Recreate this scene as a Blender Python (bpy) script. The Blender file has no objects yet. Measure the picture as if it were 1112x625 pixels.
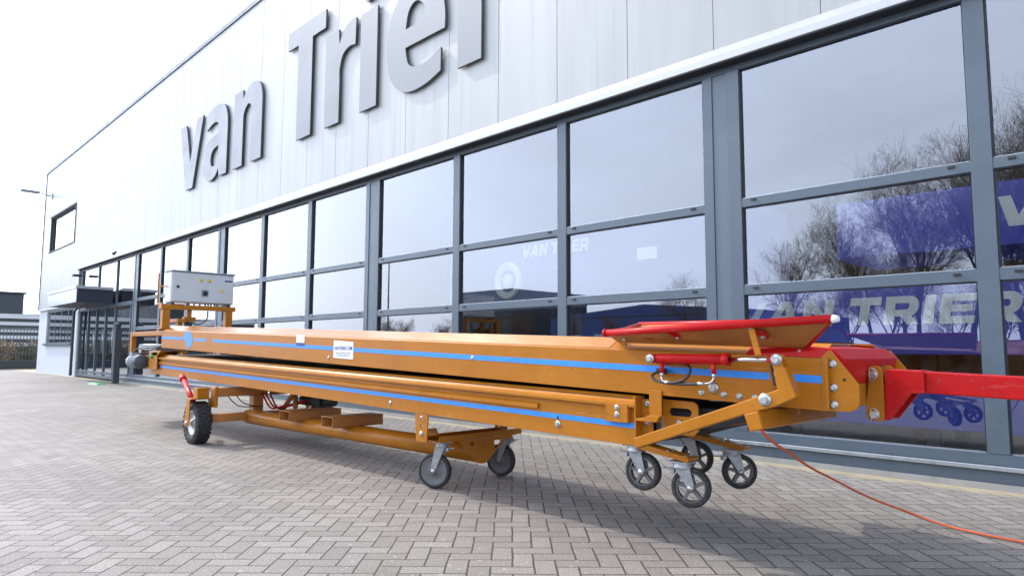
import bpy, bmesh, math, random
from mathutils import Vector, Matrix
R=math.radians
random.seed(7)
sc=bpy.context.scene
COL=sc.collection

# ------------------------------------------------------------------ materials
def newmat(name):
    m=bpy.data.materials.new(name); m.use_nodes=True
    nt=m.node_tree; b=nt.nodes.get('Principled BSDF')
    return m,nt,b
def nd(nt,t,**k):
    n=nt.nodes.new(t)
    for a,v in k.items(): setattr(n,a,v)
    return n
def lk(nt,a,b): nt.links.new(a,b)
def mathn(nt,op,a,b=None,c=None):
    n=nt.nodes.new('ShaderNodeMath'); n.operation=op
    for i,v in enumerate((a,b,c)):
        if v is None: continue
        if isinstance(v,(int,float)): n.inputs[i].default_value=v
        else: nt.links.new(v,n.inputs[i])
    return n.outputs[0]
def paint(name,col,rough=.4,metal=0,coat=0,var=.12,scale=6,bump=0,spec=.5,dust=None,dustamt=.0,stretch=None,scuff=None):
    m,nt,b=newmat(name)
    tc=nd(nt,'ShaderNodeTexCoord'); src=tc.outputs['Object']
    if stretch:
        mp=nd(nt,'ShaderNodeMapping'); mp.inputs['Scale'].default_value=stretch
        lk(nt,src,mp.inputs[0]); src=mp.outputs[0]
    n=nd(nt,'ShaderNodeTexNoise'); n.inputs['Scale'].default_value=scale; n.inputs['Detail'].default_value=6
    n.inputs['Roughness'].default_value=.65
    lk(nt,src,n.inputs['Vector'])
    mr=nd(nt,'ShaderNodeMapRange'); mr.inputs[1].default_value=.3; mr.inputs[2].default_value=.7
    mr.inputs[3].default_value=1-var; mr.inputs[4].default_value=1+var
    lk(nt,n.outputs['Fac'],mr.inputs[0])
    mx=nd(nt,'ShaderNodeMix',data_type='RGBA',blend_type='MULTIPLY'); mx.inputs[0].default_value=1
    mx.inputs['A'].default_value=(*col,1); lk(nt,mr.outputs[0],mx.inputs['B'])
    out=mx.outputs['Result']
    if dust:
        n2=nd(nt,'ShaderNodeTexNoise'); n2.inputs['Scale'].default_value=scale*2.7; n2.inputs['Detail'].default_value=8
        n2.inputs['Roughness'].default_value=.75
        lk(nt,tc.outputs['Object'],n2.inputs['Vector'])
        r2=nd(nt,'ShaderNodeMapRange'); r2.inputs[1].default_value=.52; r2.inputs[2].default_value=.78
        r2.inputs[3].default_value=0; r2.inputs[4].default_value=dustamt
        lk(nt,n2.outputs['Fac'],r2.inputs[0])
        m2=nd(nt,'ShaderNodeMix',data_type='RGBA'); lk(nt,r2.outputs[0],m2.inputs[0]); lk(nt,out,m2.inputs['A']); m2.inputs['B'].default_value=(*dust,1)
        out=m2.outputs['Result']
    if scuff:
        mpz=nd(nt,'ShaderNodeMapping'); mpz.inputs['Scale'].default_value=(1.2,9,14); mpz.inputs['Rotation'].default_value=(0,.12,0); lk(nt,tc.outputs['Object'],mpz.inputs[0])
        n7=nd(nt,'ShaderNodeTexNoise'); n7.inputs['Scale'].default_value=2.2; n7.inputs['Detail'].default_value=9; n7.inputs['Roughness'].default_value=.8; lk(nt,mpz.outputs[0],n7.inputs['Vector'])
        r7=nd(nt,'ShaderNodeMapRange'); r7.inputs[1].default_value=.60; r7.inputs[2].default_value=.70; r7.inputs[4].default_value=.65; lk(nt,n7.outputs['Fac'],r7.inputs[0])
        m7=nd(nt,'ShaderNodeMix',data_type='RGBA'); lk(nt,r7.outputs[0],m7.inputs[0]); lk(nt,out,m7.inputs['A']); m7.inputs['B'].default_value=(*scuff,1)
        n6=nd(nt,'ShaderNodeTexNoise'); n6.inputs['Scale'].default_value=1.3; n6.inputs['Detail'].default_value=10; n6.inputs['Roughness'].default_value=.7; lk(nt,tc.outputs['Object'],n6.inputs['Vector'])
        r6=nd(nt,'ShaderNodeMapRange'); r6.inputs[1].default_value=.5; r6.inputs[2].default_value=.75; r6.inputs[4].default_value=.45; lk(nt,n6.outputs['Fac'],r6.inputs[0])
        m6=nd(nt,'ShaderNodeMix',data_type='RGBA'); lk(nt,r6.outputs[0],m6.inputs[0]); lk(nt,m7.outputs['Result'],m6.inputs['A']); m6.inputs['B'].default_value=(col[0]*.55+.03,col[1]*.6+.02,col[2]*.6+.02,1); m7=m6
        n8=nd(nt,'ShaderNodeTexNoise'); n8.inputs['Scale'].default_value=38; n8.inputs['Detail'].default_value=4; lk(nt,tc.outputs['Object'],n8.inputs['Vector'])
        r8=nd(nt,'ShaderNodeMapRange'); r8.inputs[1].default_value=.665; r8.inputs[2].default_value=.70; r8.inputs[4].default_value=.8; lk(nt,n8.outputs['Fac'],r8.inputs[0])
        m8=nd(nt,'ShaderNodeMix',data_type='RGBA'); lk(nt,r8.outputs[0],m8.inputs[0]); lk(nt,m7.outputs['Result'],m8.inputs['A']); m8.inputs['B'].default_value=(.16,.09,.05,1)
        out=m8.outputs['Result']
    lk(nt,out,b.inputs['Base Color'])
    rr=nd(nt,'ShaderNodeMapRange'); rr.inputs[1].default_value=.3; rr.inputs[2].default_value=.7
    rr.inputs[3].default_value=max(.03,rough*.8); rr.inputs[4].default_value=min(1,rough*1.25)
    lk(nt,n.outputs['Fac'],rr.inputs[0]); lk(nt,rr.outputs[0],b.inputs['Roughness'])
    b.inputs['Metallic'].default_value=metal
    b.inputs['Specular IOR Level'].default_value=spec
    b.inputs['Coat Weight'].default_value=coat; b.inputs['Coat Roughness'].default_value=.15
    if bump:
        bp=nd(nt,'ShaderNodeBump'); bp.inputs['Strength'].default_value=bump; bp.inputs['Distance'].default_value=.01
        n3=nd(nt,'ShaderNodeTexNoise'); n3.inputs['Scale'].default_value=scale*8; lk(nt,tc.outputs['Object'],n3.inputs['Vector'])
        lk(nt,n3.outputs['Fac'],bp.inputs['Height']); lk(nt,bp.outputs[0],b.inputs['Normal'])
    return m
ORANGE=paint('orange_paint',(.42,.150,.0085),.36,coat=.04,spec=.22,var=.10,scale=3,bump=.03,dust=(.52,.34,.14),dustamt=.16,scuff=(.62,.40,.20))
ORANGE_G=paint('orange_gloss_paint',(.50,.182,.010),.16,coat=1.0,var=.05,scale=2)
ORANGE_D=paint('orange_inner_paint',(.42,.17,.04),.5,var=.18,scale=5,dust=(.3,.2,.12),dustamt=.5)
RED=paint('red_paint',(.48,.006,.007),.36,coat=.0,spec=.2,var=.10,scale=5,bump=.03,dust=(.55,.15,.12),dustamt=.12,scuff=(.62,.22,.18))
BLUE=paint('blue_stripe',(.028,.26,.80),.4,var=.07,scale=9)
STEEL=paint('zinc_steel',(.52,.52,.50),.36,metal=.85,var=.2,scale=30)
CHROME=paint('chrome_rod',(.75,.75,.76),.12,metal=1,var=.03)
RUBBER=paint('black_rubber',(.024,.024,.025),.75,var=.3,scale=20,dust=(.17,.155,.135),dustamt=.8,bump=.2)
BELT=paint('black_belt',(.018,.018,.019),.8,var=.2,scale=10)
WHEELGREY=paint('grey_wheel_plastic',(.13,.127,.125),.55,var=.15,scale=20,dust=(.3,.28,.25),dustamt=.4)
CASTERM=paint('caster_zinc',(.36,.37,.38),.42,metal=.55,var=.2,scale=25)
RIMM=paint('galvanised_rim',(.45,.45,.44),.4,metal=.7,var=.2,scale=20)
CABW=paint('cabinet_grey',(.56,.585,.60),.4,var=.04,scale=4,dust=(.4,.4,.38),dustamt=.25)
MOTOR=paint('motor_grey',(.25,.29,.33),.5,var=.15,scale=12,dust=(.35,.33,.3),dustamt=.4)
BLACK=paint('black_plastic',(.02,.02,.022),.5,var=.2)
YELLOW=paint('yellow_label',(.7,.5,.03),.5,var=.05)
WHITE=paint('white_label',(.75,.76,.78),.45,var=.04)
NAVY=paint('navy_print',(.03,.05,.22),.5,var=.05)
GREEN=paint('green_plastic',(.03,.35,.10),.5,var=.2)
ANTH=paint('anthracite_frame',(.085,.115,.145),.38,var=.05,scale=4,dust=(.2,.21,.21),dustamt=.2)
ANTH2=paint('anthracite_panel',(.105,.14,.17),.42,var=.06,scale=3)
SILL=paint('aluminium_sill',(.42,.45,.48),.3,metal=.6,var=.1,scale=8)
LETTER=paint('brushed_letter',(.20,.208,.225),.42,metal=.1,var=.07,scale=1.5)
DARKEDGE=paint('letter_return',(.09,.095,.11),.5,var=.1)
CONC=paint('plinth_concrete',(.33,.325,.31),.85,var=.15,scale=3,bump=.3,dust=(.16,.15,.12),dustamt=.6)
REVEAL=paint('dark_reveal',(.05,.055,.06),.6)
WALLG=paint('painted_wall',(.52,.55,.58),.8,var=.05,scale=1.5,dust=(.4,.42,.42),dustamt=.3)
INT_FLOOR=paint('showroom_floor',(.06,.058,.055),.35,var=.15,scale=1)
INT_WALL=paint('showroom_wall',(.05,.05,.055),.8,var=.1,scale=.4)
MACHBLUE=paint('machine_blue',(.032,.065,.50),.35,coat=.2,var=.08,scale=3)
MACHDARK=paint('machine_dark',(.02,.022,.03),.6)
OFFWHITE=paint('lettering_white',(.85,.87,.84),.5,var=.05)
CABLE=paint('orange_cable',(.62,.10,.025),.45,var=.08)
DARKBLD=paint('dark_cladding',(.055,.065,.075),.6,var=.1,scale=.5)
STRW=paint('white_cladding',(.62,.64,.66),.6,var=.06,scale=.4)
BLUEB=paint('blue_cladding',(.05,.09,.30),.55,var=.08,scale=.3)
FENCEM=paint('fence_metal',(.12,.13,.14),.5,metal=.4)
BARK=paint('bark',(.085,.062,.045),.9,var=.25,scale=4)
TWIG=paint('twig_bark',(.20,.135,.085),.9,var=.25,scale=2)
REED=paint('dry_reed',(.32,.23,.14),.9,var=.35,scale=9)
SHRUBG=paint('shrub_leaf',(.07,.085,.035),.8,var=.35,scale=9)
VANW=paint('van_white',(.7,.71,.72),.3,coat=.4,var=.03)
WGLASS=paint('dark_vehicle_glass',(.015,.018,.02),.08,var=.05)
def cladding():
    m,nt,b=newmat('silver_cladding')
    tc=nd(nt,'ShaderNodeTexCoord'); sp=nd(nt,'ShaderNodeSeparateXYZ'); lk(nt,tc.outputs['Object'],sp.inputs[0])
    # fine micro ribs of the sandwich panels
    w=mathn(nt,'SINE',mathn(nt,'MULTIPLY',sp.outputs['X'],2*math.pi/.055))
    mp=nd(nt,'ShaderNodeMapping'); mp.inputs['Scale'].default_value=(3,3,.25); lk(nt,tc.outputs['Object'],mp.inputs[0])
    n=nd(nt,'ShaderNodeTexNoise'); n.inputs['Scale'].default_value=1.2; n.inputs['Detail'].default_value=6; lk(nt,mp.outputs[0],n.inputs['Vector'])
    mr=nd(nt,'ShaderNodeMapRange'); mr.inputs[1].default_value=.3; mr.inputs[2].default_value=.7; mr.inputs[3].default_value=.93; mr.inputs[4].default_value=1.05
    lk(nt,n.outputs['Fac'],mr.inputs[0])
    # each panel slightly different
    fl=mathn(nt,'FLOOR',mathn(nt,'DIVIDE',mathn(nt,'ADD',sp.outputs['X'],2.33),1.0885))
    wn=nd(nt,'ShaderNodeTexWhiteNoise',noise_dimensions='1D'); lk(nt,fl,wn.inputs['W'])
    pv=nd(nt,'ShaderNodeMapRange'); pv.inputs[3].default_value=.97; pv.inputs[4].default_value=1.03; lk(nt,wn.outputs['Value'],pv.inputs[0])
    f=mathn(nt,'MULTIPLY',mr.outputs[0],pv.outputs[0])
    mp2=nd(nt,'ShaderNodeMapping'); mp2.inputs['Scale'].default_value=(9,9,.35); lk(nt,tc.outputs['Object'],mp2.inputs[0])
    n2=nd(nt,'ShaderNodeTexNoise'); n2.inputs['Scale'].default_value=1.5; n2.inputs['Detail'].default_value=5; lk(nt,mp2.outputs[0],n2.inputs['Vector'])
    q2=nd(nt,'ShaderNodeMapRange'); q2.inputs[1].default_value=.55; q2.inputs[2].default_value=.8; q2.inputs[3].default_value=1; q2.inputs[4].default_value=.86; lk(nt,n2.outputs['Fac'],q2.inputs[0])
    f=mathn(nt,'MULTIPLY',f,q2.outputs[0])
    mx=nd(nt,'ShaderNodeMix',data_type='RGBA',blend_type='MULTIPLY'); mx.inputs[0].default_value=1
    mx.inputs['A'].default_value=(.365,.368,.360,1); lk(nt,f,mx.inputs['B']); lk(nt,mx.outputs['Result'],b.inputs['Base Color'])
    b.inputs['Roughness'].default_value=.42; b.inputs['Metallic'].default_value=.15
    bp=nd(nt,'ShaderNodeBump'); bp.inputs['Strength'].default_value=.08; bp.inputs['Distance'].default_value=.001
    lk(nt,w,bp.inputs['Height']); lk(nt,bp.outputs[0],b.inputs['Normal'])
    return m
CLAD=cladding()
def glassmat():
    m=bpy.data.materials.new('reflective_glass'); m.use_nodes=True; nt=m.node_tree; nt.nodes.clear()
    out=nd(nt,'ShaderNodeOutputMaterial'); mix=nd(nt,'ShaderNodeMixShader')
    tr=nd(nt,'ShaderNodeBsdfTransparent'); tr.inputs[0].default_value=(.96,.97,.98,1)
    gl=nd(nt,'ShaderNodeBsdfGlossy'); gl.inputs['Roughness'].default_value=.0; gl.inputs['Color'].default_value=(.93,.95,1,1)
    fr=nd(nt,'ShaderNodeFresnel'); fr.inputs['IOR'].default_value=1.6
    f=mathn(nt,'MINIMUM',mathn(nt,'MULTIPLY_ADD',fr.outputs[0],1.5,.10),1.0)
    tc=nd(nt,'ShaderNodeTexCoord'); n=nd(nt,'ShaderNodeTexNoise'); n.inputs['Scale'].default_value=.7; n.inputs['Detail'].default_value=1
    lk(nt,tc.outputs['Object'],n.inputs['Vector'])
    bp=nd(nt,'ShaderNodeBump'); bp.inputs['Strength'].default_value=.02; bp.inputs['Distance'].default_value=.02
    lk(nt,f,mix.inputs[0]); lk(nt,tr.outputs[0],mix.inputs[1]); lk(nt,gl.outputs[0],mix.inputs[2]); lk(nt,mix.outputs[0],out.inputs[0])
    return m
GLASS=glassmat()
def clearmat():
    m=bpy.data.materials.new('pane_back'); m.use_nodes=True; nt=m.node_tree; nt.nodes.clear()
    out=nd(nt,'ShaderNodeOutputMaterial'); tr=nd(nt,'ShaderNodeBsdfTransparent'); tr.inputs[0].default_value=(.95,.97,.96,1)
    lk(nt,tr.outputs[0],out.inputs[0]); return m
CLEAR=clearmat()
def pavers():
    m,nt,b=newmat('herringbone_pavers')
    tc=nd(nt,'ShaderNodeTexCoord'); sp=nd(nt,'ShaderNodeSeparateXYZ'); lk(nt,tc.outputs['Object'],sp.inputs[0])
    X,Y=sp.outputs['X'],sp.outputs['Y']; W=.1075
    # slight wobble so that the joints are not ruler straight
    wn=nd(nt,'ShaderNodeTexNoise'); wn.inputs['Scale'].default_value=2.2; wn.inputs['Detail'].default_value=2; lk(nt,tc.outputs['Object'],wn.inputs['Vector'])
    wsp=nd(nt,'ShaderNodeSeparateColor'); lk(nt,wn.outputs['Color'],wsp.inputs[0])
    a=mathn(nt,'ADD',mathn(nt,'MULTIPLY',X,.7016/W),mathn(nt,'MULTIPLY',Y,.7126/W))
    c=mathn(nt,'ADD',mathn(nt,'MULTIPLY',X,-.7126/W),mathn(nt,'MULTIPLY',Y,.7016/W))
    a=mathn(nt,'ADD',mathn(nt,'ADD',a,-2.074-.1),mathn(nt,'MULTIPLY',wsp.outputs[0],.2))
    c=mathn(nt,'ADD',mathn(nt,'ADD',c,.04-.1),mathn(nt,'MULTIPLY',wsp.outputs[1],.2))
    i=mathn(nt,'FLOOR',a); j=mathn(nt,'FLOOR',c); fx=mathn(nt,'SUBTRACT',a,i); fy=mathn(nt,'SUBTRACT',c,j)
    k=mathn(nt,'FLOORED_MODULO',mathn(nt,'ADD',i,j),4.0)
    k=mathn(nt,'ROUND',k)
    vert=mathn(nt,'GREATER_THAN',k,1.5)
    is1=mathn(nt,'COMPARE',k,1.0,.1); is3=mathn(nt,'COMPARE',k,3.0,.1)
    uh=mathn(nt,'ADD',fx,is1); uv=mathn(nt,'ADD',fy,is3)
    def sel(h,v): # h + vert*(v-h)
        return mathn(nt,'MULTIPLY_ADD',vert,mathn(nt,'SUBTRACT',v,h),h)
    u=sel(uh,uv); v=sel(fy,fx)
    d=mathn(nt,'MINIMUM',mathn(nt,'MINIMUM',u,mathn(nt,'SUBTRACT',2.0,u)),mathn(nt,'MINIMUM',v,mathn(nt,'SUBTRACT',1.0,v)))
    bi=mathn(nt,'SUBTRACT',i,is1); bj=mathn(nt,'SUBTRACT',j,is3)
    cb=nd(nt,'ShaderNodeCombineXYZ'); lk(nt,bi,cb.inputs[0]); lk(nt,bj,cb.inputs[1]); lk(nt,vert,cb.inputs[2])
    wh=nd(nt,'ShaderNodeTexWhiteNoise',noise_dimensions='3D'); lk(nt,cb.outputs[0],wh.inputs['Vector'])
    # joint mask, uneven width
    jn=nd(nt,'ShaderNodeTexNoise'); jn.inputs['Scale'].default_value=14; jn.inputs['Detail'].default_value=4; lk(nt,tc.outputs['Object'],jn.inputs['Vector'])
    jw=mathn(nt,'MULTIPLY_ADD',jn.outputs['Fac'],.06,.012)
    jm=nd(nt,'ShaderNodeMapRange',interpolation_type='SMOOTHSTEP'); lk(nt,d,jm.inputs[0]); jm.inputs[1].default_value=0.012
    lk(nt,mathn(nt,'ADD',jw,.03),jm.inputs[2]); jm.inputs[3].default_value=1; jm.inputs[4].default_value=0
    # colours
    r1=nd(nt,'ShaderNodeValToRGB'); e=r1.color_ramp.elements
    e[0].position=0; e[0].color=(.205,.186,.166,1); e[1].position=1; e[1].color=(.272,.249,.224,1)
    x=e.new(.55); x.color=(.238,.217,.195,1)
    lk(nt,wh.outputs['Value'],r1.inputs[0])
    # large blotches
    n1=nd(nt,'ShaderNodeTexNoise'); n1.inputs['Scale'].default_value=.45; n1.inputs['Detail'].default_value=7; n1.inputs['Roughness'].default_value=.6; lk(nt,tc.outputs['Object'],n1.inputs['Vector'])
    m1=nd(nt,'ShaderNodeMapRange'); m1.inputs[1].default_value=.3; m1.inputs[2].default_value=.7; m1.inputs[3].default_value=.82; m1.inputs[4].default_value=1.16; lk(nt,n1.outputs['Fac'],m1.inputs[0])
    # grain
    n2=nd(nt,'ShaderNodeTexNoise'); n2.inputs['Scale'].default_value=110; n2.inputs['Detail'].default_value=3; lk(nt,tc.outputs['Object'],n2.inputs['Vector'])
    m2=nd(nt,'ShaderNodeMapRange'); m2.inputs[1].default_value=.3; m2.inputs[2].default_value=.7; m2.inputs[3].default_value=.60; m2.inputs[4].default_value=1.4; lk(nt,n2.outputs['Fac'],m2.inputs[0])
    f=mathn(nt,'MULTIPLY',m1.outputs[0],m2.outputs[0])
    n9=nd(nt,'ShaderNodeTexNoise'); n9.inputs['Scale'].default_value=1.7; n9.inputs['Detail'].default_value=9; n9.inputs['Roughness'].default_value=.7; n9.inputs['Distortion'].default_value=.8; lk(nt,tc.outputs['Object'],n9.inputs['Vector'])
    m9=nd(nt,'ShaderNodeMapRange'); m9.inputs[1].default_value=.54; m9.inputs[2].default_value=.72; m9.inputs[3].default_value=1; m9.inputs[4].default_value=.80; lk(nt,n9.outputs['Fac'],m9.inputs[0])
    f=mathn(nt,'MULTIPLY',f,m9.outputs[0])
    mx=nd(nt,'ShaderNodeMix',data_type='RGBA',blend_type='MULTIPLY'); mx.inputs[0].default_value=1
    lk(nt,r1.outputs[0],mx.inputs['A']); lk(nt,f,mx.inputs['B'])
    # pale specks and droppings
    n4=nd(nt,'ShaderNodeTexNoise'); n4.inputs['Scale'].default_value=26; n4.inputs['Detail'].default_value=2; lk(nt,tc.outputs['Object'],n4.inputs['Vector'])
    m4=nd(nt,'ShaderNodeMapRange'); m4.inputs[1].default_value=.66; m4.inputs[2].default_value=.72; m4.inputs[4].default_value=.55; lk(nt,n4.outputs['Fac'],m4.inputs[0])
    mm=nd(nt,'ShaderNodeMix',data_type='RGBA'); lk(nt,m4.outputs[0],mm.inputs[0]); lk(nt,mx.outputs['Result'],mm.inputs['A']); mm.inputs['B'].default_value=(.50,.49,.46,1)
    # sand and moss washed up against the plinth
    n5=nd(nt,'ShaderNodeTexNoise'); n5.inputs['Scale'].default_value=5; n5.inputs['Detail'].default_value=6; lk(nt,tc.outputs['Object'],n5.inputs['Vector'])
    sy=mathn(nt,'ADD',Y,mathn(nt,'MULTIPLY',mathn(nt,'SUBTRACT',n5.outputs['Fac'],.5),.35))
    m5=nd(nt,'ShaderNodeMapRange'); m5.inputs[1].default_value=6.12; m5.inputs[2].default_value=6.26; m5.inputs[4].default_value=.85; lk(nt,sy,m5.inputs[0])
    jm2=mathn(nt,'MULTIPLY',jm.outputs[0],mathn(nt,'MULTIPLY_ADD',wh.outputs['Value'],.2,.8))
    ms=nd(nt,'ShaderNodeMix',data_type='RGBA'); lk(nt,jm2,ms.inputs[0]); lk(nt,mm.outputs['Result'],ms.inputs['A']); ms.inputs['B'].default_value=(.036,.030,.024,1)
    mq=nd(nt,'ShaderNodeMix',data_type='RGBA'); lk(nt,m5.outputs[0],mq.inputs[0]); lk(nt,ms.outputs['Result'],mq.inputs['A']); mq.inputs['B'].default_value=(.40,.34,.22,1)
    lk(nt,mq.outputs['Result'],b.inputs['Base Color'])
    b.inputs['Roughness'].default_value=.74; b.inputs['Specular IOR Level'].default_value=.4
    hh=mathn(nt,'ADD',mathn(nt,'SUBTRACT',1.0,jm.outputs[0]),mathn(nt,'MULTIPLY',n2.outputs['Fac'],.25))
    hh=mathn(nt,'ADD',hh,mathn(nt,'MULTIPLY',wh.outputs['Value'],.35))
    bp=nd(nt,'ShaderNodeBump'); bp.inputs['Strength'].default_value=.6; bp.inputs['Distance'].default_value=.004
    lk(nt,hh,bp.inputs['Height']); lk(nt,bp.outputs[0],b.inputs['Normal'])
    return m
PAVE=pavers()
FIELD=paint('far_field',(.16,.15,.10),.9,var=.25,scale=.3)

# ------------------------------------------------------------------ builders
class MB:
    """collects shapes and links them as ONE mesh object"""
    def __init__(s): s.v=[]; s.f=[]; s.m=[]; s.sm=[]
    def add(s,vs,fs,mi=0,smooth=False):
        o=len(s.v); s.v+= [Vector(p) for p in vs]
        for f in fs: s.f.append([o+i for i in f]); s.m.append(mi); s.sm.append(smooth)
        return s
    def box(s,x0,x1,y0,y1,z0,z1,mi=0):
        vs=[(x,y,z) for z in (z0,z1) for y in (y0,y1) for x in (x0,x1)]
        return s.add(vs,[(0,2,3,1),(4,5,7,6),(0,1,5,4),(2,6,7,3),(0,4,6,2),(1,3,7,5)],mi)
    def obox(s,c,ax,ay,az,sx,sy,sz,mi=0):
        c,ax,ay,az=map(Vector,(c,ax,ay,az)); vs=[c+ax*(i*sx/2)+ay*(j*sy/2)+az*(k*sz/2) for k in(-1,1) for j in(-1,1) for i in(-1,1)]
        return s.add(vs,[(0,2,3,1),(4,5,7,6),(0,1,5,4),(2,6,7,3),(0,4,6,2),(1,3,7,5)],mi)
    def prism(s,poly,y0,y1,mi=0,ends=True):
        """polygon in XZ pushed through y0..y1"""
        n=len(poly); vs=[(x,y0,z) for x,z in poly]+[(x,y1,z) for x,z in poly]
        fs=[(i,(i+1)%n,n+(i+1)%n,n+i) for i in range(n)]
        if ends: fs+=[tuple(range(n))[::-1],tuple(range(n,2*n))]
        return s.add(vs,fs,mi)
    def loftx(s,prof,x0,x1,dz0,dz1,mi=0,close=True):
        """profile in YZ (z offset from a line) pushed along X while the line tilts"""
        n=len(prof); vs=[(x0,y,z+dz0) for y,z in prof]+[(x1,y,z+dz1) for y,z in prof]
        fs=[(i,(i+1)%n,n+(i+1)%n,n+i) for i in range(n if close else n-1)]
        if close: fs+=[tuple(range(n))[::-1],tuple(range(n,2*n))]
        return s.add(vs,fs,mi)
    def tube(s,path,r,n=12,mi=0,caps=True,taper=None):
        pts=[Vector(p) for p in path]; vs=[]; fs=[]; up=None
        for k,p in enumerate(pts):
            d=(pts[min(k+1,len(pts)-1)]-pts[max(k-1,0)]).normalized()
            if up is None: up=Vector((0,0,1)) if abs(d.z)<.9 else Vector((1,0,0))
            a=(up-d*up.dot(d)).normalized(); up=a; b_=d.cross(a)
            rr=taper[k] if taper else r
            for q in range(n):
                t=2*math.pi*q/n; vs.append(p+a*math.cos(t)*rr+b_*math.sin(t)*rr)
        for k in range(len(pts)-1):
            for q in range(n):
                fs.append((k*n+q,k*n+(q+1)%n,(k+1)*n+(q+1)%n,(k+1)*n+q))
        s.add(vs,fs,mi,True)
        if caps:
            o=len(s.v)-len(vs)
            s.f.append([o+i for i in range(n)][::-1]); s.m.append(mi); s.sm.append(False)
            s.f.append([o+(len(pts)-1)*n+i for i in range(n)]); s.m.append(mi); s.sm.append(False)
        return s
    def cyl(s,a,b,r,n=24,mi=0): return s.tube([a,b],r,n,mi)
    def lathe(s,c,axis,prof,n=40,mi=0):
        """profile [(distance along axis, radius)] turned about axis through c"""
        c=Vector(c); d=Vector(axis).normalized(); up=Vector((0,0,1)) if abs(d.z)<.9 else Vector((1,0,0))
        a=(up-d*up.dot(d)).normalized(); b_=d.cross(a); vs=[]; fs=[]; m=len(prof)
        for t,r in prof:
            for q in range(n):
                w=2*math.pi*q/n; vs.append(c+d*t+a*math.cos(w)*r+b_*math.sin(w)*r)
        for k in range(m-1):
            for q in range(n): fs.append((k*n+q,k*n+(q+1)%n,(k+1)*n+(q+1)%n,(k+1)*n+q))
        return s.add(vs,fs,mi,True)
    def build(s,name,mats,parent=None,bevel=0,origin=None,kind=None):
        if not isinstance(mats,(list,tuple)): mats=[mats]
        org=Vector((0,0,0))
        if parent is not None: org=Vector(parent.get('_org',(0,0,0)))
        if origin is not None: org=Vector(origin)
        me=bpy.data.meshes.new(name); me.from_pydata([v-org for v in s.v],[],s.f)
        for m in mats: me.materials.append(m)
        for p,mi,sm in zip(me.polygons,s.m,s.sm): p.material_index=mi; p.use_smooth=sm
        bm=bmesh.new(); bm.from_mesh(me); bmesh.ops.recalc_face_normals(bm,faces=bm.faces); bm.to_mesh(me); bm.free()
        o=bpy.data.objects.new(name,me); COL.objects.link(o)
        if parent is not None: o.parent=parent; o['_org']=tuple(org)
        else: o.location=org; o['_org']=tuple(org)
        if bevel:
            b=o.modifiers.new('bevel','BEVEL'); b.width=bevel; b.segments=2; b.limit_method='ANGLE'; b.angle_limit=R(40)
            b.harden_normals=False
        if kind: o['kind']=kind
        return o
def tag(o,label=None,cat=None,group=None,kind=None):
    if label: o['label']=label
    if cat: o['category']=cat
    if group: o['group']=group
    if kind: o['kind']=kind
    return o
def thing(name,label,cat,loc,group=None):
    o=bpy.data.objects.new(name,None); COL.objects.link(o); o.location=loc; o['_org']=tuple(loc); o.empty_display_size=.2
    return tag(o,label,cat,group)
def smoothpath(pts,n=8):
    P=[Vector(p) for p in pts]; out=[]
    for i in range(len(P)-1):
        a=P[max(i-1,0)]; b=P[i]; c=P[i+1]; d=P[min(i+2,len(P)-1)]
        for k in range(n):
            t=k/n; out.append(.5*((2*b)+(c-a)*t+(2*a-5*b+4*c-d)*t*t+(3*b-a-3*c+d)*t**3))
    out.append(P[-1]); return out
def curve_mesh(splines,depth):
    """closed outlines with holes -> mesh (x, depth, y)"""
    cu=bpy.data.curves.new('outline','CURVE'); cu.dimensions='2D'; cu.fill_mode='BOTH'; cu.extrude=depth/2
    for sp in splines:
        s=cu.splines.new('POLY'); s.points.add(len(sp)-1)
        for p,(x,y) in zip(s.points,sp): p.co=(x,y,0,1)
        s.use_cyclic_u=True
    o=bpy.data.objects.new('outline',cu); COL.objects.link(o)
    dg=bpy.context.evaluated_depsgraph_get(); me=bpy.data.meshes.new_from_object(o.evaluated_get(dg))
    bpy.data.objects.remove(o); bpy.data.curves.remove(cu)
    return me
def text_mesh(s,size,depth,shear=0,offset=0):
    cu=bpy.data.curves.new('txt','FONT'); cu.body=s; cu.size=size; cu.extrude=depth/2; cu.shear=shear; cu.offset=offset
    o=bpy.data.objects.new('txt',cu); COL.objects.link(o)
    dg=bpy.context.evaluated_depsgraph_get(); me=bpy.data.meshes.new_from_object(o.evaluated_get(dg))
    bpy.data.objects.remove(o); bpy.data.curves.remove(cu)
    return me
def place_mesh(me,name,mats,parent,xo,yo,zo,xdir=(1,0,0),sx=1,sz=1):
    """flat mesh (x,y,thickness) stood upright: x along xdir, y up"""
    org=Vector(parent.get('_org',(0,0,0))) if parent else Vector((0,0,0)); xd=Vector(xdir); nd_=xd.cross(Vector((0,0,1)))
    for v in me.vertices:
        c=v.co.copy(); v.co=Vector((xo,yo,zo))+xd*c.x*sx+Vector((0,0,c.y*sz))+nd_*c.z-org
    me.materials.clear()
    for m in (mats if isinstance(mats,(list,tuple)) else [mats]): me.materials.append(m)
    o=bpy.data.objects.new(name,me); COL.objects.link(o)
    if parent: o.parent=parent; o['_org']=tuple(org)
    return o

# ------------------------------------------------------------------ ground
g=MB(); g.add([(-700,-500,-.02),(400,-500,-.02),(400,400,-.02),(-700,400,-.02)],[(0,1,2,3)])
g.build('ground',FIELD,kind='structure')
g=MB(); g.add([(-60,-45,0),(30,-45,0),(30,14,0),(-60,14,0)],[(0,1,2,3)])
g.build('yard_paving',PAVE,kind='structure')

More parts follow.
